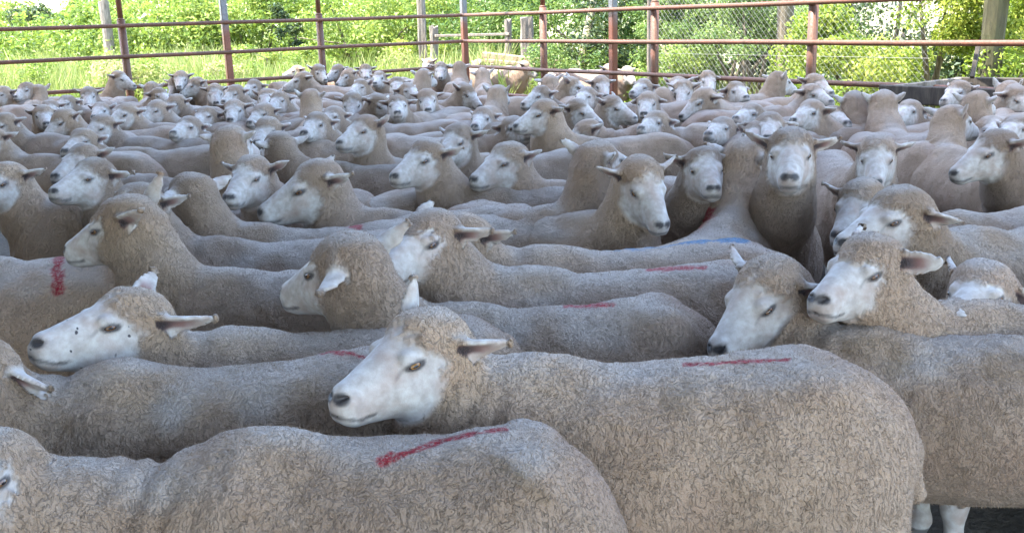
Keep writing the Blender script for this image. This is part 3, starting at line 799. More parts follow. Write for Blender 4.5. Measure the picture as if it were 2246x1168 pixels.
def sheep(label, w=None, yaw=180, s=1.0, T=(0, 0), Np=(0, 0), t=1, zp=.93, len=1.0, fat=.92, hs=1.0, dd=0.0, roll=0.0,
          ears=None, woolly=None, paint=(), eye='brown', spots=0.0, fuzz=0, nrad=1.0, group="shorn sheep penned in the shed", stain=0.0, pale=0.0, earlen=.097, side_of='in', vox=None, lift=0.0):
    global SHEEP_N
    SHEEP_N += 1
    r1 = random.Random(SHEEP_N * 17)
    if woolly is None: woolly = r1.choice([0, .05, .15, .3, .45, .6]) if w is None else 0.0
    cyaw, syaw = math.cos(R(yaw)), math.sin(R(yaw))
    RZ = np.array([[cyaw, -syaw, 0], [syaw, cyaw, 0], [0, 0, 1]])
    if w is not None:
        W = at_z(w, .715 * s)
        org = W - RZ @ np.array([.27, 0, 0]) * s; org[2] = 0
        nat = org + RZ @ np.array([.52, 0, .92]) * s
        Tw = at_depth(T, (nat - EYE) @ FWD + dd)
    else:
        for it in range(60):                       # keep the animal on its own side of the fences
            Tw = at_z(T, zp * s)
            g_ = (Tw - RZ @ np.array([.45, 0, 0]) * s)[:2] - CORNER; h_ = Tw[:2] - CORNER
            a_, b_ = min(g_ @ AX_A, h_ @ AX_A), min(g_ @ AX_B, h_ @ AX_B)
            if side_of == 'in':
                if a_ > .45 and b_ > .40: break
                zp += .01
            elif side_of == 'right':
                if max(g_ @ AX_B, h_ @ AX_B) < -.45: break
                zp -= .01
            else:
                if max(g_ @ AX_A, h_ @ AX_A) < -.45: break
                zp -= .01
        org = Tw - RZ @ np.array([.50, 0, 0]) * s; org[2] = 0
    Lh = .271 * s * hs
    rn = ray(Np); o = EYE - Tw
    b = rn @ o; c = o @ o - Lh * Lh
    disc = b * b - c
    tt = -b + (-t * math.sqrt(disc) if disc > 0 else 0.0)
    Nw = EYE + rn * tt
    V = Nw - Tw; dist = np.linalg.norm(V)
    hsc = hs * min(max(dist / Lh, .85), 1.14)
    V /= dist
    y = np.cross(np.array([0, 0, 1.0]), V)
    if np.linalg.norm(y) < .05: y = RZ[:, 1]
    y /= np.linalg.norm(y)
    if roll:
        y = np.array(Matrix.Rotation(R(roll), 3, Vector(V)) @ Vector(y))
    zc = np.cross(V, y)
    a = math.atan2(.135, .235)
    x = V * math.cos(a) + zc * math.sin(a); z = np.cross(x, y)
    hR = RZ.T @ np.stack([x, y, z], 1)
    Tl = RZ.T @ (Tw - org) / s
    hp = Tl - hR @ np.array([-.02, 0, .09]) * hsc
    d_cam = float((Tw - EYE) @ FWD)
    vx = vox or min(max(.0024 * d_cam, .0046), .014) / s
    back = hp + hR @ np.array([-.045, 0, -.02]) * hsc
    thr = hp + hR @ np.array([.0, 0, -.055]) * hsc
    b0 = np.array([.28, 0, .50]); b1 = np.array([.34, 0, .42])
    mid = b0 * .45 + back * .55 + np.array([.02, 0, -.01])
    neck = [(b0, mid, .145 * nrad, .098 * nrad), (mid, back, .098 * nrad, .080), (b1, b1 * .4 + thr * .6, .125, .088 * nrad), (b1 * .4 + thr * .6, thr, .088 * nrad, .064)]
    E = []
    defl = ears or ((-.45, .85, .10), (-.45, -.85, .10))
    for side, dv in ((1, defl[0]), (-1, defl[1])):
        if dv is not None: E.append((side, dv, earlen))
    S = dict(fat=fat, len=len, hp=hp.astype(np.float32), hR=hR.astype(np.float32), hs=hsc, neck=[(np.float32(a_), np.float32(b_), r1, r2) for a_, b_, r1, r2 in neck], ears=E, vox=vx, cut=0)
    Vx, F = polygonize(S, vx)
    H = (Vx - hp) @ hR / hsc                       # even out the thin ear edges
    em = np.zeros(Vx.shape[0])
    for side, dv, EL in E:
        u, v, ww = ear_coords(H, side, dv, EL)
        em = np.maximum(em, smooth01(u, .015, .04) * (np.abs(ww) < .03) * (np.abs(v) < .05) * (u < EL * 1.3))
    if em.any():
        ed = np.concatenate([F[:, [0, 1]], F[:, [1, 2]], F[:, [2, 3]], F[:, [3, 0]]])
        ed = ed[(em[ed[:, 0]] > 0) | (em[ed[:, 1]] > 0)]
        for it in range(6):
            cn = np.bincount(ed[:, 0], minlength=Vx.shape[0]) + np.bincount(ed[:, 1], minlength=Vx.shape[0]) + 1e-9
            av = np.stack([(np.bincount(ed[:, 0], Vx[ed[:, 1], a_], Vx.shape[0]) + np.bincount(ed[:, 1], Vx[ed[:, 0], a_], Vx.shape[0])) / cn for a_ in range(3)], 1)
            lam = .6 if it % 2 == 0 else -.42
            Vx = Vx + (em * lam)[:, None] * (av - Vx)
    # ---- what covers each point: fleece, bare face or leg, nose leather, ear lining, raddle
    H = (Vx - hp) @ hR / hsc
    A = np.stack([H[:, 0], np.abs(H[:, 1]), H[:, 2]], 1)
    inhead = (np.linalg.norm(H - np.array([.07, 0, -.01]), axis=1) < .22)
    nz = vnoise(Vx, 45, 3) * .013 + vnoise(Vx, 130, 5) * .012
    xb = .022 + .055 * smooth01(H[:, 2], .012, .055) - .01 * smooth01(H[:, 2], -.09, -.05)
    de = np.linalg.norm((A - EYE_C) / np.array([1.35, 1, 1.0]), axis=1)
    if woolly:
        xb = xb + woolly * .085
    soft = max(.020, vx * 1.6)
    face = smooth01(H[:, 0] + nz, xb - soft, xb + soft) * inhead
    onhead = 1 - smooth01(head_sdf(H.astype(np.float32), .03, vx), .006 + vx * .3, .017 + vx * .5)
    face = face * onhead
    if woolly: face = np.maximum(face, (1 - smooth01(de + nz, .026, .040)) * inhead)
    dark = np.zeros(Vx.shape[0]); ein = np.zeros(Vx.shape[0])
    nose = np.linalg.norm((A - np.array([.214, .014, -.045])) / np.array([1.0, 1.05, .72]), axis=1)
    dark = np.maximum(dark, (1 - smooth01(nose, .013, .022)) * .93)
    zl = -.080 - (.222 - A[:, 0]) * .10 + 6 * np.clip(.185 - A[:, 0], 0, 1) ** 2
    mo = np.abs(A[:, 2] - zl) + np.clip(.150 - A[:, 0], 0, 1) * .6 + (A[:, 0] < .13)
    dark = np.maximum(dark, (1 - smooth01(mo, .0015, .0025 + vx * .8)) * .7)
    rim = np.sqrt(((A[:, 0] - EYE_C[0]) / 1.6) ** 2 + (1.25 * (A[:, 2] - EYE_C[2] + (A[:, 0] - EYE_C[0]) * .25)) ** 2) + (A[:, 1] < .03) * 1.0
    dark = np.maximum(dark, (1 - smooth01(rim, .0108, .0155 + vx * .3)) * .88)
    tear = cone(A.astype(np.float32), (.098, .045, .003), (.112, .043, -.014), .001, .001)
    dark = np.maximum(dark, (1 - smooth01(tear, .002, .007)) * .55)
    dark *= inhead
    for side, dv, EL in E:
        u, v, ww = ear_coords(H, side, dv, EL)
        on = (u > .012) & (u < EL * 1.1) & (np.abs(v) < .034) & (np.abs(ww) < .02 + vx) & (ear_sdf(H.astype(np.float32), side, dv, EL, .052, max(.0075, vx * .9)) < vx * 2.0)
        face = np.maximum(face, on * smooth01(u, .016, .042))
        ein = np.maximum(ein, on * (ww > .0008) * (1 - smooth01(np.abs(v), .008, .021)) * (1 - smooth01(u, EL * .55, EL * .92)))
        dark = np.maximum(dark, on * (ww > 0) * (1 - smooth01(u, .028, .066)) * (1 - smooth01(np.abs(v), .008, .018)) * .9)
    legm = smooth01(.25 - Vx[:, 2] + nz * 2, 0, .03) * (np.abs(Vx[:, 1]) > .04)
    face = np.maximum(face, legm)
    hoof = (Vx[:, 2] < .035); dark = np.maximum(dark, hoof * .8)
    wool = (1 - face) * (1 - ein)
    nrm = vert_normals(Vx, F)
    nv = Vx.shape[0]
    # fleece relief: broad lumps, then partings between locks on the animals near enough to show them
    sd = SHEEP_N * 11
    P = Vx + np.stack([vnoise(Vx, 14, sd), vnoise(Vx, 14, sd + 1), vnoise(Vx, 14, sd + 2)], 1) * .012
    disp = vnoise(Vx, 9, sd + 3) * .006 + vnoise(Vx, 28, sd + 4) * .0035
    nk = np.array([.40, 0, .56]); dn = np.linalg.norm((Vx - nk) / np.array([1.0, 1.4, 1.2]), axis=1)
    fold = np.sin((Vx[:, 0] * 1.0 + Vx[:, 2] * .55) * 95 + vnoise(Vx, 7, sd + 8) * 3.0)
    disp += fold * .0055 * (1 - smooth01(dn, .06, .20))
    if vx < .009:
        e = np.abs(vnoise(P * np.array([1, 1, .42]), 74, sd + 15) + .4 * vnoise(P * np.array([1, 1, .5]), 150, sd + 16))
        disp += (np.minimum(e, .11) / .11 - .8) * (.0022 if vx < .0065 else .0015)
        disp += vnoise(Vx, 110, sd + 5) * .0016
    disp = (disp + .006) * wool
    Vd = Vx + nrm * disp[:, None]
    # raddle and stain strokes, laid where the photograph shows them on this animal
    mk = np.zeros((nv, 4), np.float32)
    mk[:, 3] = spots
    mk[:, 2] = np.clip(smooth01(vnoise(Vx, 3.2, sd + 6) + .35 * vnoise(Vx, 9, sd + 7), .36, .75) * (.20 + stain), 0, 1) * wool
    if paint:
        Wp = (Vd * s) @ RZ.T + org
        px = proj(Wp)
        vis = ((nrm @ RZ.T) * (EYE - Wp)).sum(1) > -.05
        for ch, wd, pts in paint:
            dmin = np.full(nv, 1e9)
            for p0, p1 in zip(pts[:-1], pts[1:]):
                p0 = np.array(p0, float); p1 = np.array(p1, float); q = p1 - p0
                tq = np.clip(((px - p0) @ q) / (q @ q), 0, 1)
                dmin = np.minimum(dmin, np.linalg.norm(px - p0 - tq[:, None] * q, axis=1))
            wv = wd * (1 + .55 * vnoise(Vx, 38, sd + 9) + .35 * vnoise(Vx, 120, sd + 10))
            a_ = (1 - smooth01(dmin, wv * .35, wv * .75)) * vis * wool * (.6 if ch == 2 else 1)
            mk[:, ch] = np.maximum(mk[:, ch], a_)
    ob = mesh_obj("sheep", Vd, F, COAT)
    at = ob.data.attributes.new("cover", 'FLOAT_COLOR', 'POINT')
    at.data.foreach_set("color", np.stack([face, dark, ein, smooth01(nrm[:, 2] + .25 * vnoise(Vx, 11, sd + 13), .66, 1.05) * (Vx[:, 2] > .5)], 1).astype(np.float32).ravel())  # alpha: painted top light, stronger on upward faces
    at = ob.data.attributes.new("marks", 'FLOAT_COLOR', 'POINT')
    at.data.foreach_set("color", mk.ravel())
    ob.location = org; ob.rotation_euler = (0, 0, R(yaw)); ob.scale = (s, s, s)
    tag(ob, label, "sheep", group)
    for side in (1, -1):
        eo = bpy.data.objects.new("eye", EYE_ME[eye]); COL.objects.link(eo); eo.parent = ob
        ec = hp + hR @ (np.array([EYE_C[0] + .001, (EYE_C[1] + .0078) * side, EYE_C[2]]) * hsc)
        Mx = Matrix(hR.tolist()).to_4x4()
        fl = Matrix.Rotation(R(14) * side * -1, 4, 'Z') @ Matrix.Rotation(R(20), 4, 'Y')
        eo.matrix_local = Matrix.Translation(Vector(ec)) @ Mx @ fl @ Matrix.Scale(hsc, 4)
    fuzz = int(fuzz * .42)
    if fuzz:                                       # short fibres standing off the fleece
        fn = np.cross(Vd[F[:, 2]] - Vd[F[:, 0]], Vd[F[:, 3]] - Vd[F[:, 1]]) * .5
        ar = np.linalg.norm(fn, axis=1)
        cen = Vd[F].mean(1); wf = wool[F].mean(1)
        okf = (wf > .6) & (cen[:, 2] > .28) & (mk[F, :2].max(2).max(1) < .25)
        pr = ar * okf; pr /= pr.sum()
        rg = np.random.default_rng(sd)
        fi = rg.choice(pr.shape[0], fuzz, p=pr)
        u, v = rg.random((2, fuzz, 1))
        q = Vd[F[fi]]
        p = (q[:, 0] * (1 - u) + q[:, 1] * u) * (1 - v) + (q[:, 3] * (1 - u) + q[:, 2] * u) * v
        n = fn[fi] / (ar[fi][:, None] + 1e-12)
        clump = np.stack([vnoise(p, 70, sd + k) for k in (20, 21, 22)], 1)
        dr = n * .85 + clump * .75 + rg.normal(0, .28, (fuzz, 3)) + np.array([-.15, 0, -.25])
        dr /= np.linalg.norm(dr, axis=1)[:, None]
        ln = rg.uniform(.0035, .008, (fuzz, 1))
        wd = np.cross(dr, rg.normal(0, 1, (fuzz, 3))); wd /= np.linalg.norm(wd, axis=1)[:, None] + 1e-9
        wd *= .0007
        tip = p + dr * ln; base = p - n * .003
        VV = np.stack([base - wd, base + wd, tip], 1).reshape(-1, 3)
        FF = np.arange(fuzz * 3).reshape(-1, 3)
        mesh_obj("fleece", VV, FF, FIBRE, ob, smooth=False)
    return ob
SHEEP_N = 0
# ------------------------------------------------------------------ the flock: place in the picture -> place in the pen
RED, BLUE, DIRT = 0, 1, 2
EB = (-.5, .80, -.05)      # ear swept back towards the viewer
def e2(l, r): return (l, r)
# front rows
sheep("front sheep cut off at lower left, long red stroke along its rump", (522, 952), 176, 1.0, (-5, 955), (-185, 1160), 1, woolly=.8, len=.75, fuzz=80000, stain=.0,
      earlen=.12, ears=((-.35, .55, -.75, .3, -1, -.2), (-.5, -.5, .6)), paint=[(RED, 21, [(840, 1012), (856, 1002)]), (RED, 13, [(845, 1010), (900, 990), (970, 966)]), (RED, 9, [(970, 966), (1040, 950), (1110, 940)]), (DIRT, 30, [(1085, 1010), (1140, 1050), (1190, 1095)])])
sheep("large sheep with amber eye and one raised ear behind the front sheep", (1110, 787), 177, 1.04, (955, 690), (738, 872), 1, len=.98, fuzz=80000, eye='amber', fat=1.02,
      ears=((-.62, .72, -.05), (-.05, -.34, .94, .25, -1, 0)), paint=[(RED, 6, [(1500, 799), (1560, 797), (1640, 792), (1730, 788)]), (DIRT, 60, [(1480, 880), (1500, 865)])])
sheep("big sheep at right resting its white muzzle on the rump before it", (1850, 724), 172, .96, (1690, 574), (1568, 764), 1, len=1.15, fuzz=80000, dd=.10, hs=1.06,
      ears=((-.70, .55, -.40), (-.25, -.88, .30)), paint=[(DIRT, 70, [(1880, 760), (1960, 790)]), (DIRT, 60, [(2180, 810), (2240, 800)])])
sheep("sheep at left edge with bare round ear patch and red backline", (215, 806), 183, 1.02, (-40, 750), (-225, 890), 1, woolly=.8, len=1.0, fuzz=70000,
      ears=((.05, .80, -.60, .3, -1, -.2), (-.5, -.5, .5)), paint=[(RED, 10, [(560, 790), (610, 781), (660, 775), (720, 770), (770, 775), (805, 784)]), (DIRT, 50, [(520, 790), (600, 775)])])
sheep("white faced sheep with black freckles and one upright ear at left", (470, 728), 184, 1.0, (318, 648), (76, 750), 1, len=.95, fuzz=70000, spots=1.0,
      earlen=.125, ears=((-.80, .55, .02), (-.58, -.30, .80, .3, .9, .1)), zp=.85)
sheep("sheep with big bare ear patch, head above the amber eyed one", (965, 672), 180, 1.0, (770, 527), (626, 636), -1, len=.88, fuzz=80000, hs=1.05, woolly=.35, earlen=.115,
      ears=((-.25, .80, -.45, .2, -1, -.3), (-.5, -.5, .3)), paint=[(RED, 10, [(1240, 668), (1345, 668)])])
sheep("pale sheep at left edge turned away with upright red stripe", (-95, 568), 186, 1.02, (-260, 470), (-420, 560), 1, len=.80, fuzz=40000, fat=1.1, pale=1,
      paint=[(RED, 22, [(128, 562), (126, 600), (127, 636)])])
sheep("woolly headed sheep with bare white eye patch at left", (440, 592), 181, 1.0, (285, 440), (148, 545), -1, fuzz=70000, woolly=.75, len=1.0, earlen=.12, ears=((-.6, .6, .1), (-.62, -.30, .80, -.3, -.9, .2)), zp=1.0)
sheep("thick woolled sheep with dark ear hole in the middle of the flock", (1110, 592), 180, 1.03, (958, 467), (838, 588), 1, fuzz=55000, woolly=.85, len=1.12, nrad=1.1,
      ears=((-.25, .95, -.05), (-.75, -.3, .6)), paint=[(RED, 8, [(1420, 591), (1480, 589), (1545, 586)])])
sheep("long backed sheep with a blue line along its spine", (1165, 545), 180, 1.02, (1030, 478), (880, 570), 1, fuzz=40000, len=1.12,
      paint=[(BLUE, 16, [(1330, 541), (1420, 534), (1510, 527), (1590, 522), (1640, 524)])])
sheep("woolly sheep facing left at right with pink cupped ear", (2095, 662), 180, 1.0, (1925, 525), (1793, 655), 1, fuzz=80000, woolly=.7, len=1.0,
      ears=((-.20, .92, .10, .55, .7, 0), (-.72, -.50, .60, .2, -.9, .3)))
sheep("sheep with tiny white folded ear above the pink eared one", (2105, 505), 197, 1.05, (1990, 420), (1842, 530), 1, fuzz=40000, woolly=.2, len=1.05,
      ears=((-.55, .75, -.30), (-.5, -.5, .2)))
sheep("white faced sheep half hidden behind another, dark left ear pointing out", (2080, 470), 200, .98, (1895, 402), (1838, 515), 1, woolly=0, ears=((-.5, .6, .1), (-.15, -.95, .15)))
sheep("sheep with lowered head cut off by the right edge", (2330, 610), 182, 1.0, (2170, 583), (2095, 702), 1, fuzz=30000, woolly=.35, ears=((-.25, .75, -.65), (-.5, -.6, .3)), zp=.8)
sheep("sheep staring straight at the viewer, wool cap and ears out", None, -92, 1.05, (1735, 287), (1732, 388), 1, fuzz=40000, woolly=.22, ears=((-.12, .95, .05), (-.12, -.90, .25)), len=.95, zp=.97)
sheep("white faced sheep facing the viewer with level dark ears", None, -93, 1.0, (1925, 302), (1920, 398), 1, fuzz=25000, zp=.88, woolly=0, ears=((-.1, .96, .1), (-.1, -.96, .1)))
sheep("white faced sheep looking left near the right edge", (2290, 375), 190, 1.0, (2192, 290), (2088, 378), 1, fuzz=25000, ears=((-.3, .92, .15), (-.5, -.7, .3)), zp=.98)
sheep("sheep seen from behind whose head turns to the right", (2080, 318), 95, 1.0, (2085, 236), (2140, 285), -1, fuzz=20000, ears=((-.4, .8, .3), (-.2, -.75, .65)))
sheep("white faced sheep looking down right with pink ear", (1325, 470), -35, 1.0, (1405, 352), (1455, 492), 1, fuzz=40000, ears=((-.2, .9, .2), (-.25, -.95, .05)))
sheep("tall necked sheep facing right behind the white faced one", (1235, 452), 8, 1.0, (1300, 318), (1395, 365), -1, fuzz=40000, len=.95, ears=((-.4, .6, .5), (-.25, -.92, .15)), nrad=.95, zp=1.0)
sheep("white muzzled sheep facing the viewer at the centre right", None, -55, .95, (1540, 328), (1566, 412), 1, woolly=0, zp=.97, ears=((-.15, .92, .2), (-.1, -.95, .15)))
sheep("sheep seen from behind with a red blotch on its back", (1605, 462), 62, 1.0, (1625, 316), (1690, 352), -1, fuzz=30000, ears=((-.5, .6, .4), (-.2, -.92, -.10)), paint=[(RED, 26, [(1520, 488), (1552, 466)])], zp=1.0)
sheep("sheep in profile with white cheek and thick cream neck left of centre", (790, 458), 176, 1.0, (705, 360), (566, 466), 1, fuzz=40000, len=1.05, ears=((-.55, .72, .05), (-.5, -.6, .3)), paint=[(DIRT, 10, [(900, 425), (1000, 420)])])
sheep("white faced sheep tucked beside the cream necked one, ears level", (650, 448), 215, .97, (556, 347), (500, 432), 1, fuzz=15000, ears=((-.10, .92, .25), (-.12, -.95, .05)))
sheep("sheep with dark lined ears turned away, red streak on rump", (535, 494), 178, 1.0, (425, 388), (355, 440), -1, fuzz=30000, ears=((-.3, .9, -.15), (.05, -.95, .12)), paint=[(RED, 10, [(725, 486), (760, 491), (790, 498)])])
sheep("sheep hidden behind the eye patched one, brown topped head", (445, 525), 181, 1.0, (312, 414), (215, 505), 1, fuzz=25000, len=1.1)
sheep("white faced sheep looking left at left, behind two backs", (300, 455), 178, .97, (215, 356), (114, 418), 1, fuzz=20000, ears=((-.5, .72, -.05), (-.5, -.6, .2)))
sheep("grey sided sheep at left edge with head leaving the picture", (125, 440), 176, 1.0, (20, 360), (-70, 440), 1, fuzz=25000, zp=1.0)
sheep("sheep with black ear looking down beside the white faced left one", (290, 385), 178, 1.0, (188, 320), (118, 385), 1, ears=((-.25, .9, .25), (-.5, -.7, .1)), woolly=.2)
sheep("tall sheep with its head turned away, dark ear hole showing", (540, 400), 150, 1.0, (500, 280), (560, 330), -1, fuzz=25000, ears=((-.7, .65, .0), (-.05, -.97, .15)), zp=1.0)
sheep("sheep with pale eye and grey cheek looking left near the centre", (1050, 408), 178, 1.0, (945, 312), (862, 385), 1, fuzz=30000, woolly=.15, ears=((-.35, .88, .15), (-.6, -.6, .3)))
sheep("white faced dark eyed sheep with bare neck at the centre", (1185, 398), 178, 1.0, (1122, 318), (1036, 392), 1, fuzz=20000, ears=((-.75, .60, .12), (-.6, -.6, .3)))
sheep("pale sheep with head turned, one ear out, behind the centre pair", (1030, 345), 200, 1.0, (1008, 277), (962, 345), 1, ears=((-.2, .93, .1), (-.3, -.9, .2)))
sheep("white cheeked sheep with upright brown ear left of centre", (835, 350), 190, .98, (808, 258), (742, 312), 1, fuzz=12000, ears=((-.3, .72, .55), (-.5, -.7, .3)), zp=1.0)
sheep("curly woolled sheep with black ear right of centre", (1245, 300), 185, 1.0, (1200, 223), (1128, 275), 1, fuzz=15000, woolly=.2, nrad=1.15, ears=((-.15, .95, .05), (-.6, -.6, .3)), zp=1.0)
sheep("white faced sheep with wide pink ear, long grey back", (1395, 275), 177, 1.0, (1290, 266), (1222, 325), 1, ears=((-.75, .60, .15), (-.5, -.6, .3)), zp=.85, len=.95)
OLD = "sheep crowded at the back of the pen"
def far(label, T, Np, yaw, t=1, zp=.93, **k):
    zp = .865 + (zp - .93) * .7
    k.setdefault('group', OLD)
    return sheep(label, None, yaw, k.pop('s', 1.0), T, Np, t, zp=zp, **k)
EU = ((-.25, .85, .40), (-.25, -.85, .40)); EO = ((-.1, .97, .1), (-.1, -.97, .1)); EH = ((-.72, .66, .05), (-.5, -.75, .3)); EHr = ((-.5, .75, .3), (-.72, -.66, .05))
# third band: about five to eight metres away
far("long necked sheep third from the left edge, grey back behind it", (228, 256), (178, 305), 176, ears=EH)
far("sheep with dark ear peeping over a woolly neck at left", (188, 287), (140, 330), 178, ears=EH, zp=.88)
far("white nosed sheep looking down left near the left edge", (140, 241), (95, 300), 180, ears=EH)
far("sheep at the left edge with dark ear and arched neck", (12, 251), (-40, 300), 178, ears=EH)
far("sheep body and neck cut by the left edge, lower one", (-15, 282), (-80, 330), 176, zp=.95)
far("sheep with arched neck and black ear, pale eye", (282, 231), (232, 270), 175, ears=EH)
far("smooth headed sheep with folded ear above the long grey backs", (348, 222), (305, 262), 174, woolly=.3, ears=EH)
far("dark woolly sheep lying low with black ear at left", (388, 210), (352, 248), 178, woolly=.6, ears=EH, zp=.88)
far("sheep with pink left ear and black right ear looking our way", (513, 221), (505, 262), -110, ears=EO)
far("white capped sheep bowing its head left of centre", (580, 229), (545, 268), 195, ears=EH, zp=.88)
far("dark faced sheep with bare eye beside the tall dark eared one", (590, 262), (562, 312), 200, woolly=.5, ears=EH)
far("sheep with light ear spread right below the dark faced one", (615, 296), (575, 335), 170, t=-1, ears=EO)
far("sheep with wrinkled brown brow and shut eyes left of centre", (700, 252), (665, 290), 190, woolly=.4, ears=EH)
far("sheep seen from behind with one black upright ear, white crown", (680, 200), (700, 225), 100, t=-1, ears=((-.3, .75, .6), (-.3, -.85, .3)), zp=1.0)
far("sheep facing us with two black ears, left of the arched one", (772, 206), (770, 258), -92, ears=EO)
far("white cheeked sheep facing right with dark left ear", (828, 208), (868, 258), -25, ears=((-.2, .93, .1), (-.3, -.9, .2)))
far("small faced sheep with black ear beside a white rump", (872, 213), (872, 246), -120, ears=EO)
far("white faced sheep with black ears spread wide at the centre", (936, 198), (939, 240), -92, ears=EO)
far("dark woolly sheep facing right with black nose", (1020, 185), (1055, 232), -10, woolly=.5, ears=((-.3, .6, .7), (-.3, -.75, .5)), nrad=1.1)
far("sheep turned away with a single black upright ear at the centre", (1090, 190), (1112, 215), 70, t=-1, ears=((-.3, .7, .6), (-.3, -.8, .5)))
far("sheep with lowered fluffy head and forked dark ear", (1062, 240), (1040, 275), 185, woolly=.3, ears=EH, zp=.82)
far("sheep with dark swept ear looking left above the curly one", (1190, 191), (1145, 228), 180, ears=((-.8, .55, .0), (-.5, -.7, .3)))
far("bright eyed sheep facing right with upright black ears", (1248, 170), (1302, 210), -5, ears=((-.3, .6, .7), (-.3, -.75, .55)), woolly=.1)
far("white sheep turned away with two black ears at the centre right", (1205, 166), (1200, 190), 110, t=-1, ears=((-.2, .95, .0), (-.2, -.8, .5)))
far("dark browed sheep with white muzzle facing the viewer", (1318, 168), (1330, 210), -75, woolly=.2, ears=((-.1, .95, -.1), (-.1, -.95, -.1)))
far("sheep facing right half hidden behind the curly woolled one", (1265, 221), (1320, 270), -8, ears=EHr, zp=.9)
far("white faced sheep facing right with one raised dark ear", (1338, 214), (1396, 258), -6, ears=((-.4, .5, .75), (-.45, -.75, .5)), zp=.9)
far("white sheep with drooping dark ear looking down", (1422, 204), (1412, 248), -100, ears=((-.3, .8, -.3), (-.3, -.8, -.4)), zp=.9)
far("white faced sheep with brown ear beside the second right post", (1500, 178), (1490, 228), -95, ears=((-.1, .95, .2), (-.1, -.97, .1)))
far("big dark woolly sheep with head bowed left", (1545, 195), (1492, 255), 184, woolly=.9, nrad=1.25, ears=((-.5, .75, -.3), (-.5, -.6, .2)), hs=1.08)
far("sheep with round ear hole and woolly neck right of centre", (1788, 225), (1738, 262), 182, woolly=.25, nrad=1.15, ears=((.1, .98, .05), (-.6, -.6, .3)))
far("sheep facing right with round ear hole, sloping neck", (1775, 187), (1826, 222), 12, woolly=.2, ears=((-.6, .6, .3), (-.05, -.98, .05)))
far("sheep with swept back ear and dark cheek before the third right post", (1705, 160), (1745, 195), 30, t=-1, woolly=.2, ears=((-.7, .7, .1), (-.1, -.8, .6)), zp=.97)
far("grey faced sheep with black nose facing right by the third post", (1785, 166), (1826, 203), -3, ears=((-.3, .8, .5), (-.5, -.8, .3)), zp=.97)
far("pale sheep dozing with its chin on another back", (1655, 233), (1612, 258), 190, ears=EH, zp=.85)
far("sheep with tan wool cap and two dark ears behind the staring one", (1688, 254), (1685, 300), -92, woolly=.15, ears=((-.1, .96, -.1), (-.1, -.96, -.1)), zp=.96)
far("sheep with one pink ear showing behind the staring one", (1668, 272), (1640, 310), -120, ears=EU, zp=.9)
far("sheep seen from behind with broad neck and two pale upright ears", (1938, 205), (1942, 222), 88, t=-1, nrad=1.15, ears=((-.25, .80, .55), (-.25, -.80, .55)), zp=1.0)
far("dark necked sheep turned away left of the broad necked one", (1876, 208), (1862, 228), 100, t=-1, ears=((-.25, .85, .45), (-.25, -.8, .55)), zp=.97)
far("white sheep with lowered head before the timber trough", (2108, 180), (2068, 220), 185, ears=((-.8, .5, .1), (-.5, -.7, .2)))
far("woolly necked sheep with brown lined ear below the trough", (2140, 206), (2175, 235), 120, t=-1, ears=((-.4, .75, .5), (-.2, -.9, .3)), zp=.97)
far("sheep at the right edge with pink lined ear and dark eye", (2228, 190), (2272, 248), -40, woolly=.2, ears=((-.2, .9, .1), (-.2, -.95, -.1)))
far("sheep showing one upright ear at the right end of the trough", (2212, 182), (2240, 215), 60, t=-1, ears=((-.3, .5, .85), (-.3, -.6, .7)), zp=.95)
# fourth band: along the back of the pen
far("sheep with round dark ear near the left end of the back rail", (60, 183), (32, 212), 182, ears=EH)
far("sheep with one ear pricked right near the left end of the back rail", (84, 188), (80, 206), 95, t=-1, ears=((-.4, .8, .3), (-.2, -.75, .65)))
far("sheep at the far left edge looking left along the rail", (8, 192), (-25, 222), 182, ears=EH)
far("sheep looking right in front of the first rusty left post", (258, 158), (297, 188), 3, ears=((-.5, .7, .2), (-.3, -.92, .1)), zp=1.0)
far("white faced sheep with rusty pink ears looking at us at left", (193, 193), (190, 230), -93, ears=((-.1, .95, .15), (-.1, -.92, .3)))
far("sheep with two black ears showing over a back at left", (108, 222), (106, 255), -95, ears=EO, zp=.85)
far("dark cheeked sheep at left peering right from behind the white nosed one", (92, 234), (102, 270), -75, woolly=.4, zp=.88)
far("sheep with a pink ear lying low left of the arched neck", (222, 228), (205, 255), 190, ears=EU, zp=.8)
far("dark headed sheep with ears out beyond the left posts", (396, 158), (392, 190), -100, ears=EO, woolly=.3, zp=.97)
far("white faced sheep below the dark headed one at left", (383, 171), (372, 212), -115, ears=EO)
far("sheep with black ear looking left by the galvanised left post", (432, 172), (395, 205), 182, ears=EH)
far("sheep turned away with two small dark ears at left", (332, 183), (330, 200), 95, t=-1, ears=EU)
far("sheep facing us with pale brow below the galvanised left post", (470, 186), (474, 225), -92, ears=EO)
far("sheep with dark eye and black ear looking left near the galvanised post", (518, 189), (488, 222), 185, ears=EH)
far("cream sheep facing us between the left posts", (585, 197), (581, 228), -92, woolly=.3, ears=EU)
far("sheep with lowered face and dark ear left of the white crown", (615, 204), (592, 235), 190, woolly=.4, ears=EH)
far("woolly sheep with bowed head and black ear near the second left post", (668, 160), (622, 192), 182, woolly=.5, ears=EH, nrad=1.15, zp=.95)
far("dark curly sheep facing right by the second rusty left post", (697, 143), (715, 175), -40, woolly=.7, ears=EH)
far("sheep with pale curled wool right of the second left post", (742, 143), (715, 172), 188, woolly=.6, ears=EH)
far("curly sheep with brown muzzle below the back rail", (764, 152), (738, 185), 186, woolly=.8, ears=EH)
far("small white faced sheep by the back rail, dark nose", (801, 143), (803, 170), -90, ears=EO)
far("sheep with upright black ear and woolly cheek near the back rail", (795, 177), (768, 202), 184, woolly=.4, ears=((-.2, .7, .7), (-.4, -.7, .5)))
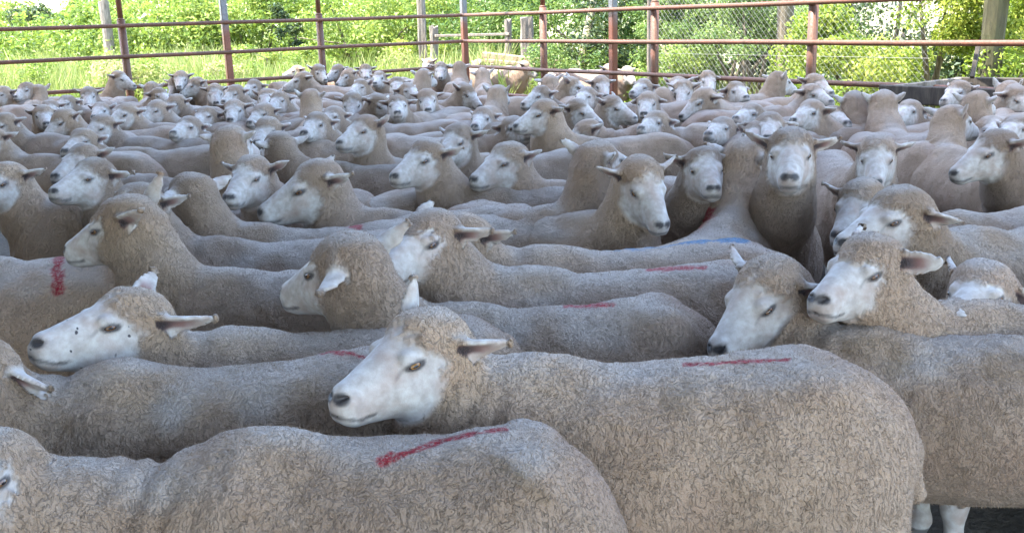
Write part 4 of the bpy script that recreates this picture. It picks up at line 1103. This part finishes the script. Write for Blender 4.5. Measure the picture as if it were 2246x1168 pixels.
far("pale sheep dozing beside the small white faced one", (832, 158), (822, 182), -110, woolly=.3)
far("tall necked sheep with black ear in front of the corner", (927, 155), (955, 178), 50, t=-1, ears=((-.3, .8, .4), (-.1, -.95, .2)), zp=1.0)
far("white faced sheep with dark nose left of the corner post", (966, 138), (966, 171), -92, ears=EO, zp=.96)
far("sheep seen from behind with dark ears out below the corner post", (1007, 138), (1008, 152), 90, t=-1, ears=((-.2, .95, .2), (-.2, -.95, .2)), zp=.98)
far("sheep turned away with tilted ears right of the corner post", (1058, 152), (1055, 168), 95, t=-1, ears=((-.2, .9, .1), (-.2, -.85, .45)))
far("sheep facing us with dark eyes before the right back rail", (1552, 158), (1560, 198), -88, woolly=.15, ears=((-.4, .7, -.3), (-.4, -.7, -.3)))
far("sheep with dark ear looking down right before the right rail", (1612, 183), (1638, 212), -30, woolly=.2, ears=((-.3, .85, -.1), (-.1, -.95, -.2)), zp=.9)
far("sheep behind the white faced one by the second right post", (1488, 170), (1478, 200), -100, ears=EU, zp=.95)
far("pale backed sheep lying low between the right posts", (1455, 196), (1440, 222), 150, t=-1, zp=.84)
MORE = "sheep packed between the others at the back"
for lb_, T_, N_, yw_, kw_ in (
    ("sheep with cheek laid along the long grey backs at left", (420, 262), (378, 290), 182, dict(ears=EH, zp=.86)),
    ("low headed sheep between the white nosed one and the rail", (150, 212), (118, 238), 178, dict(ears=EH, zp=.88)),
    ("sheep nosing between two backs left of the dark faced one", (455, 238), (425, 268), 184, dict(ears=EH, zp=.86)),
    ("sheep peering left above the upright brown ear", (735, 238), (700, 268), 186, dict(ears=EH, zp=.88)),
    ("sheep facing right low behind the forked eared one", (1120, 262), (1160, 292), -6, dict(ears=EHr, zp=.84)),
    ("grey cheeked sheep looking left in the gap right of the curly one", (1445, 250), (1405, 280), 183, dict(ears=EH, zp=.84)),
    ("sheep resting its head low before the dark woolly one", (1590, 262), (1552, 292), 186, dict(ears=EH, zp=.82)),
    ("small sheep looking right just left of the broad necked one", (1822, 238), (1860, 268), -12, dict(ears=EHr, zp=.84)),
    ("sheep with head down in front of the timber trough's left end", (2000, 225), (1965, 255), 185, dict(ears=EH, zp=.86)),
    ("sheep looking left between the trough and the white faced one", (2235, 262), (2200, 292), 188, dict(ears=EH, zp=.86)),
    ("sheep looking left just under the left back rail", (560, 178), (532, 200), 182, dict(ears=EH, zp=.93)),
    ("sheep looking right just under the left back rail", (345, 196), (372, 220), 5, dict(ears=EHr, zp=.9)),
    ("sheep facing us just under the back rail right of centre", (870, 172), (870, 200), -95, dict(ears=EO, zp=.93)),
    ("sheep looking left under the rail between the right posts", (1415, 178), (1385, 202), 184, dict(ears=EH, zp=.9)),
    ("sheep looking left beside the galvanised right post", (1290, 196), (1262, 222), 184, dict(ears=EH, zp=.9)),
    ("sheep facing right close behind the tall necked cornermost one", (890, 186), (918, 208), -4, dict(ears=EHr, zp=.9))):
    far(lb_, T_, N_, yw_, group=MORE, **kw_)
# sheep out in the sun beyond the right-hand fence
SUNNY = "sunlit sheep outside the right fence"
def sunny(label, T, Np, yaw, a, b, **k):
    return sheep(label, None, yaw, k.pop('s', 1.0), T, Np, k.pop('t', 1), group=SUNNY, side_of=k.pop('side_of', 'right'), **k)
sunny("sunlit curly sheep outside the fence right of the bleached beam", (1152, 136), (1178, 165), -20, 0, 0, woolly=.9, zp=.86, nrad=1.2)
sunny("sunlit sheep with its white head behind the corner post", (1050, 132), (1075, 152), 10, 0, 0, zp=.90, t=-1)
sunny("sunlit sheep with dark brow behind the galvanised right post", (1338, 143), (1355, 180), -50, 0, 0, woolly=.8, zp=.86, nrad=1.2)
sunny("sunlit white sheep just right of the galvanised right post", (1376, 148), (1392, 180), -40, 0, 0, woolly=.4, zp=.85)
sunny("sunlit sheep showing its long white back between two right posts", (1215, 160), (1180, 185), 178, 0, 0, woolly=.6, zp=.80)
sunny("sunlit tan sheep with pricked ears left of the corner post", (940, 130), (925, 155), 200, 0, 0, woolly=.3, zp=.95, ears=EU, side_of='left')
sunny("sunlit white sheep beyond the left back rail by the second post", (655, 145), (620, 165), 185, 0, 0, zp=.93, side_of='left')
sheep("sheep with a blue smear on its rump before the broad necked one", (2090, 278), 15, 1.0, (2170, 262), (2200, 300), 1, zp=.8, group=OLD, paint=[(BLUE, 9, [(1975, 277), (2010, 276)])], len=.9)
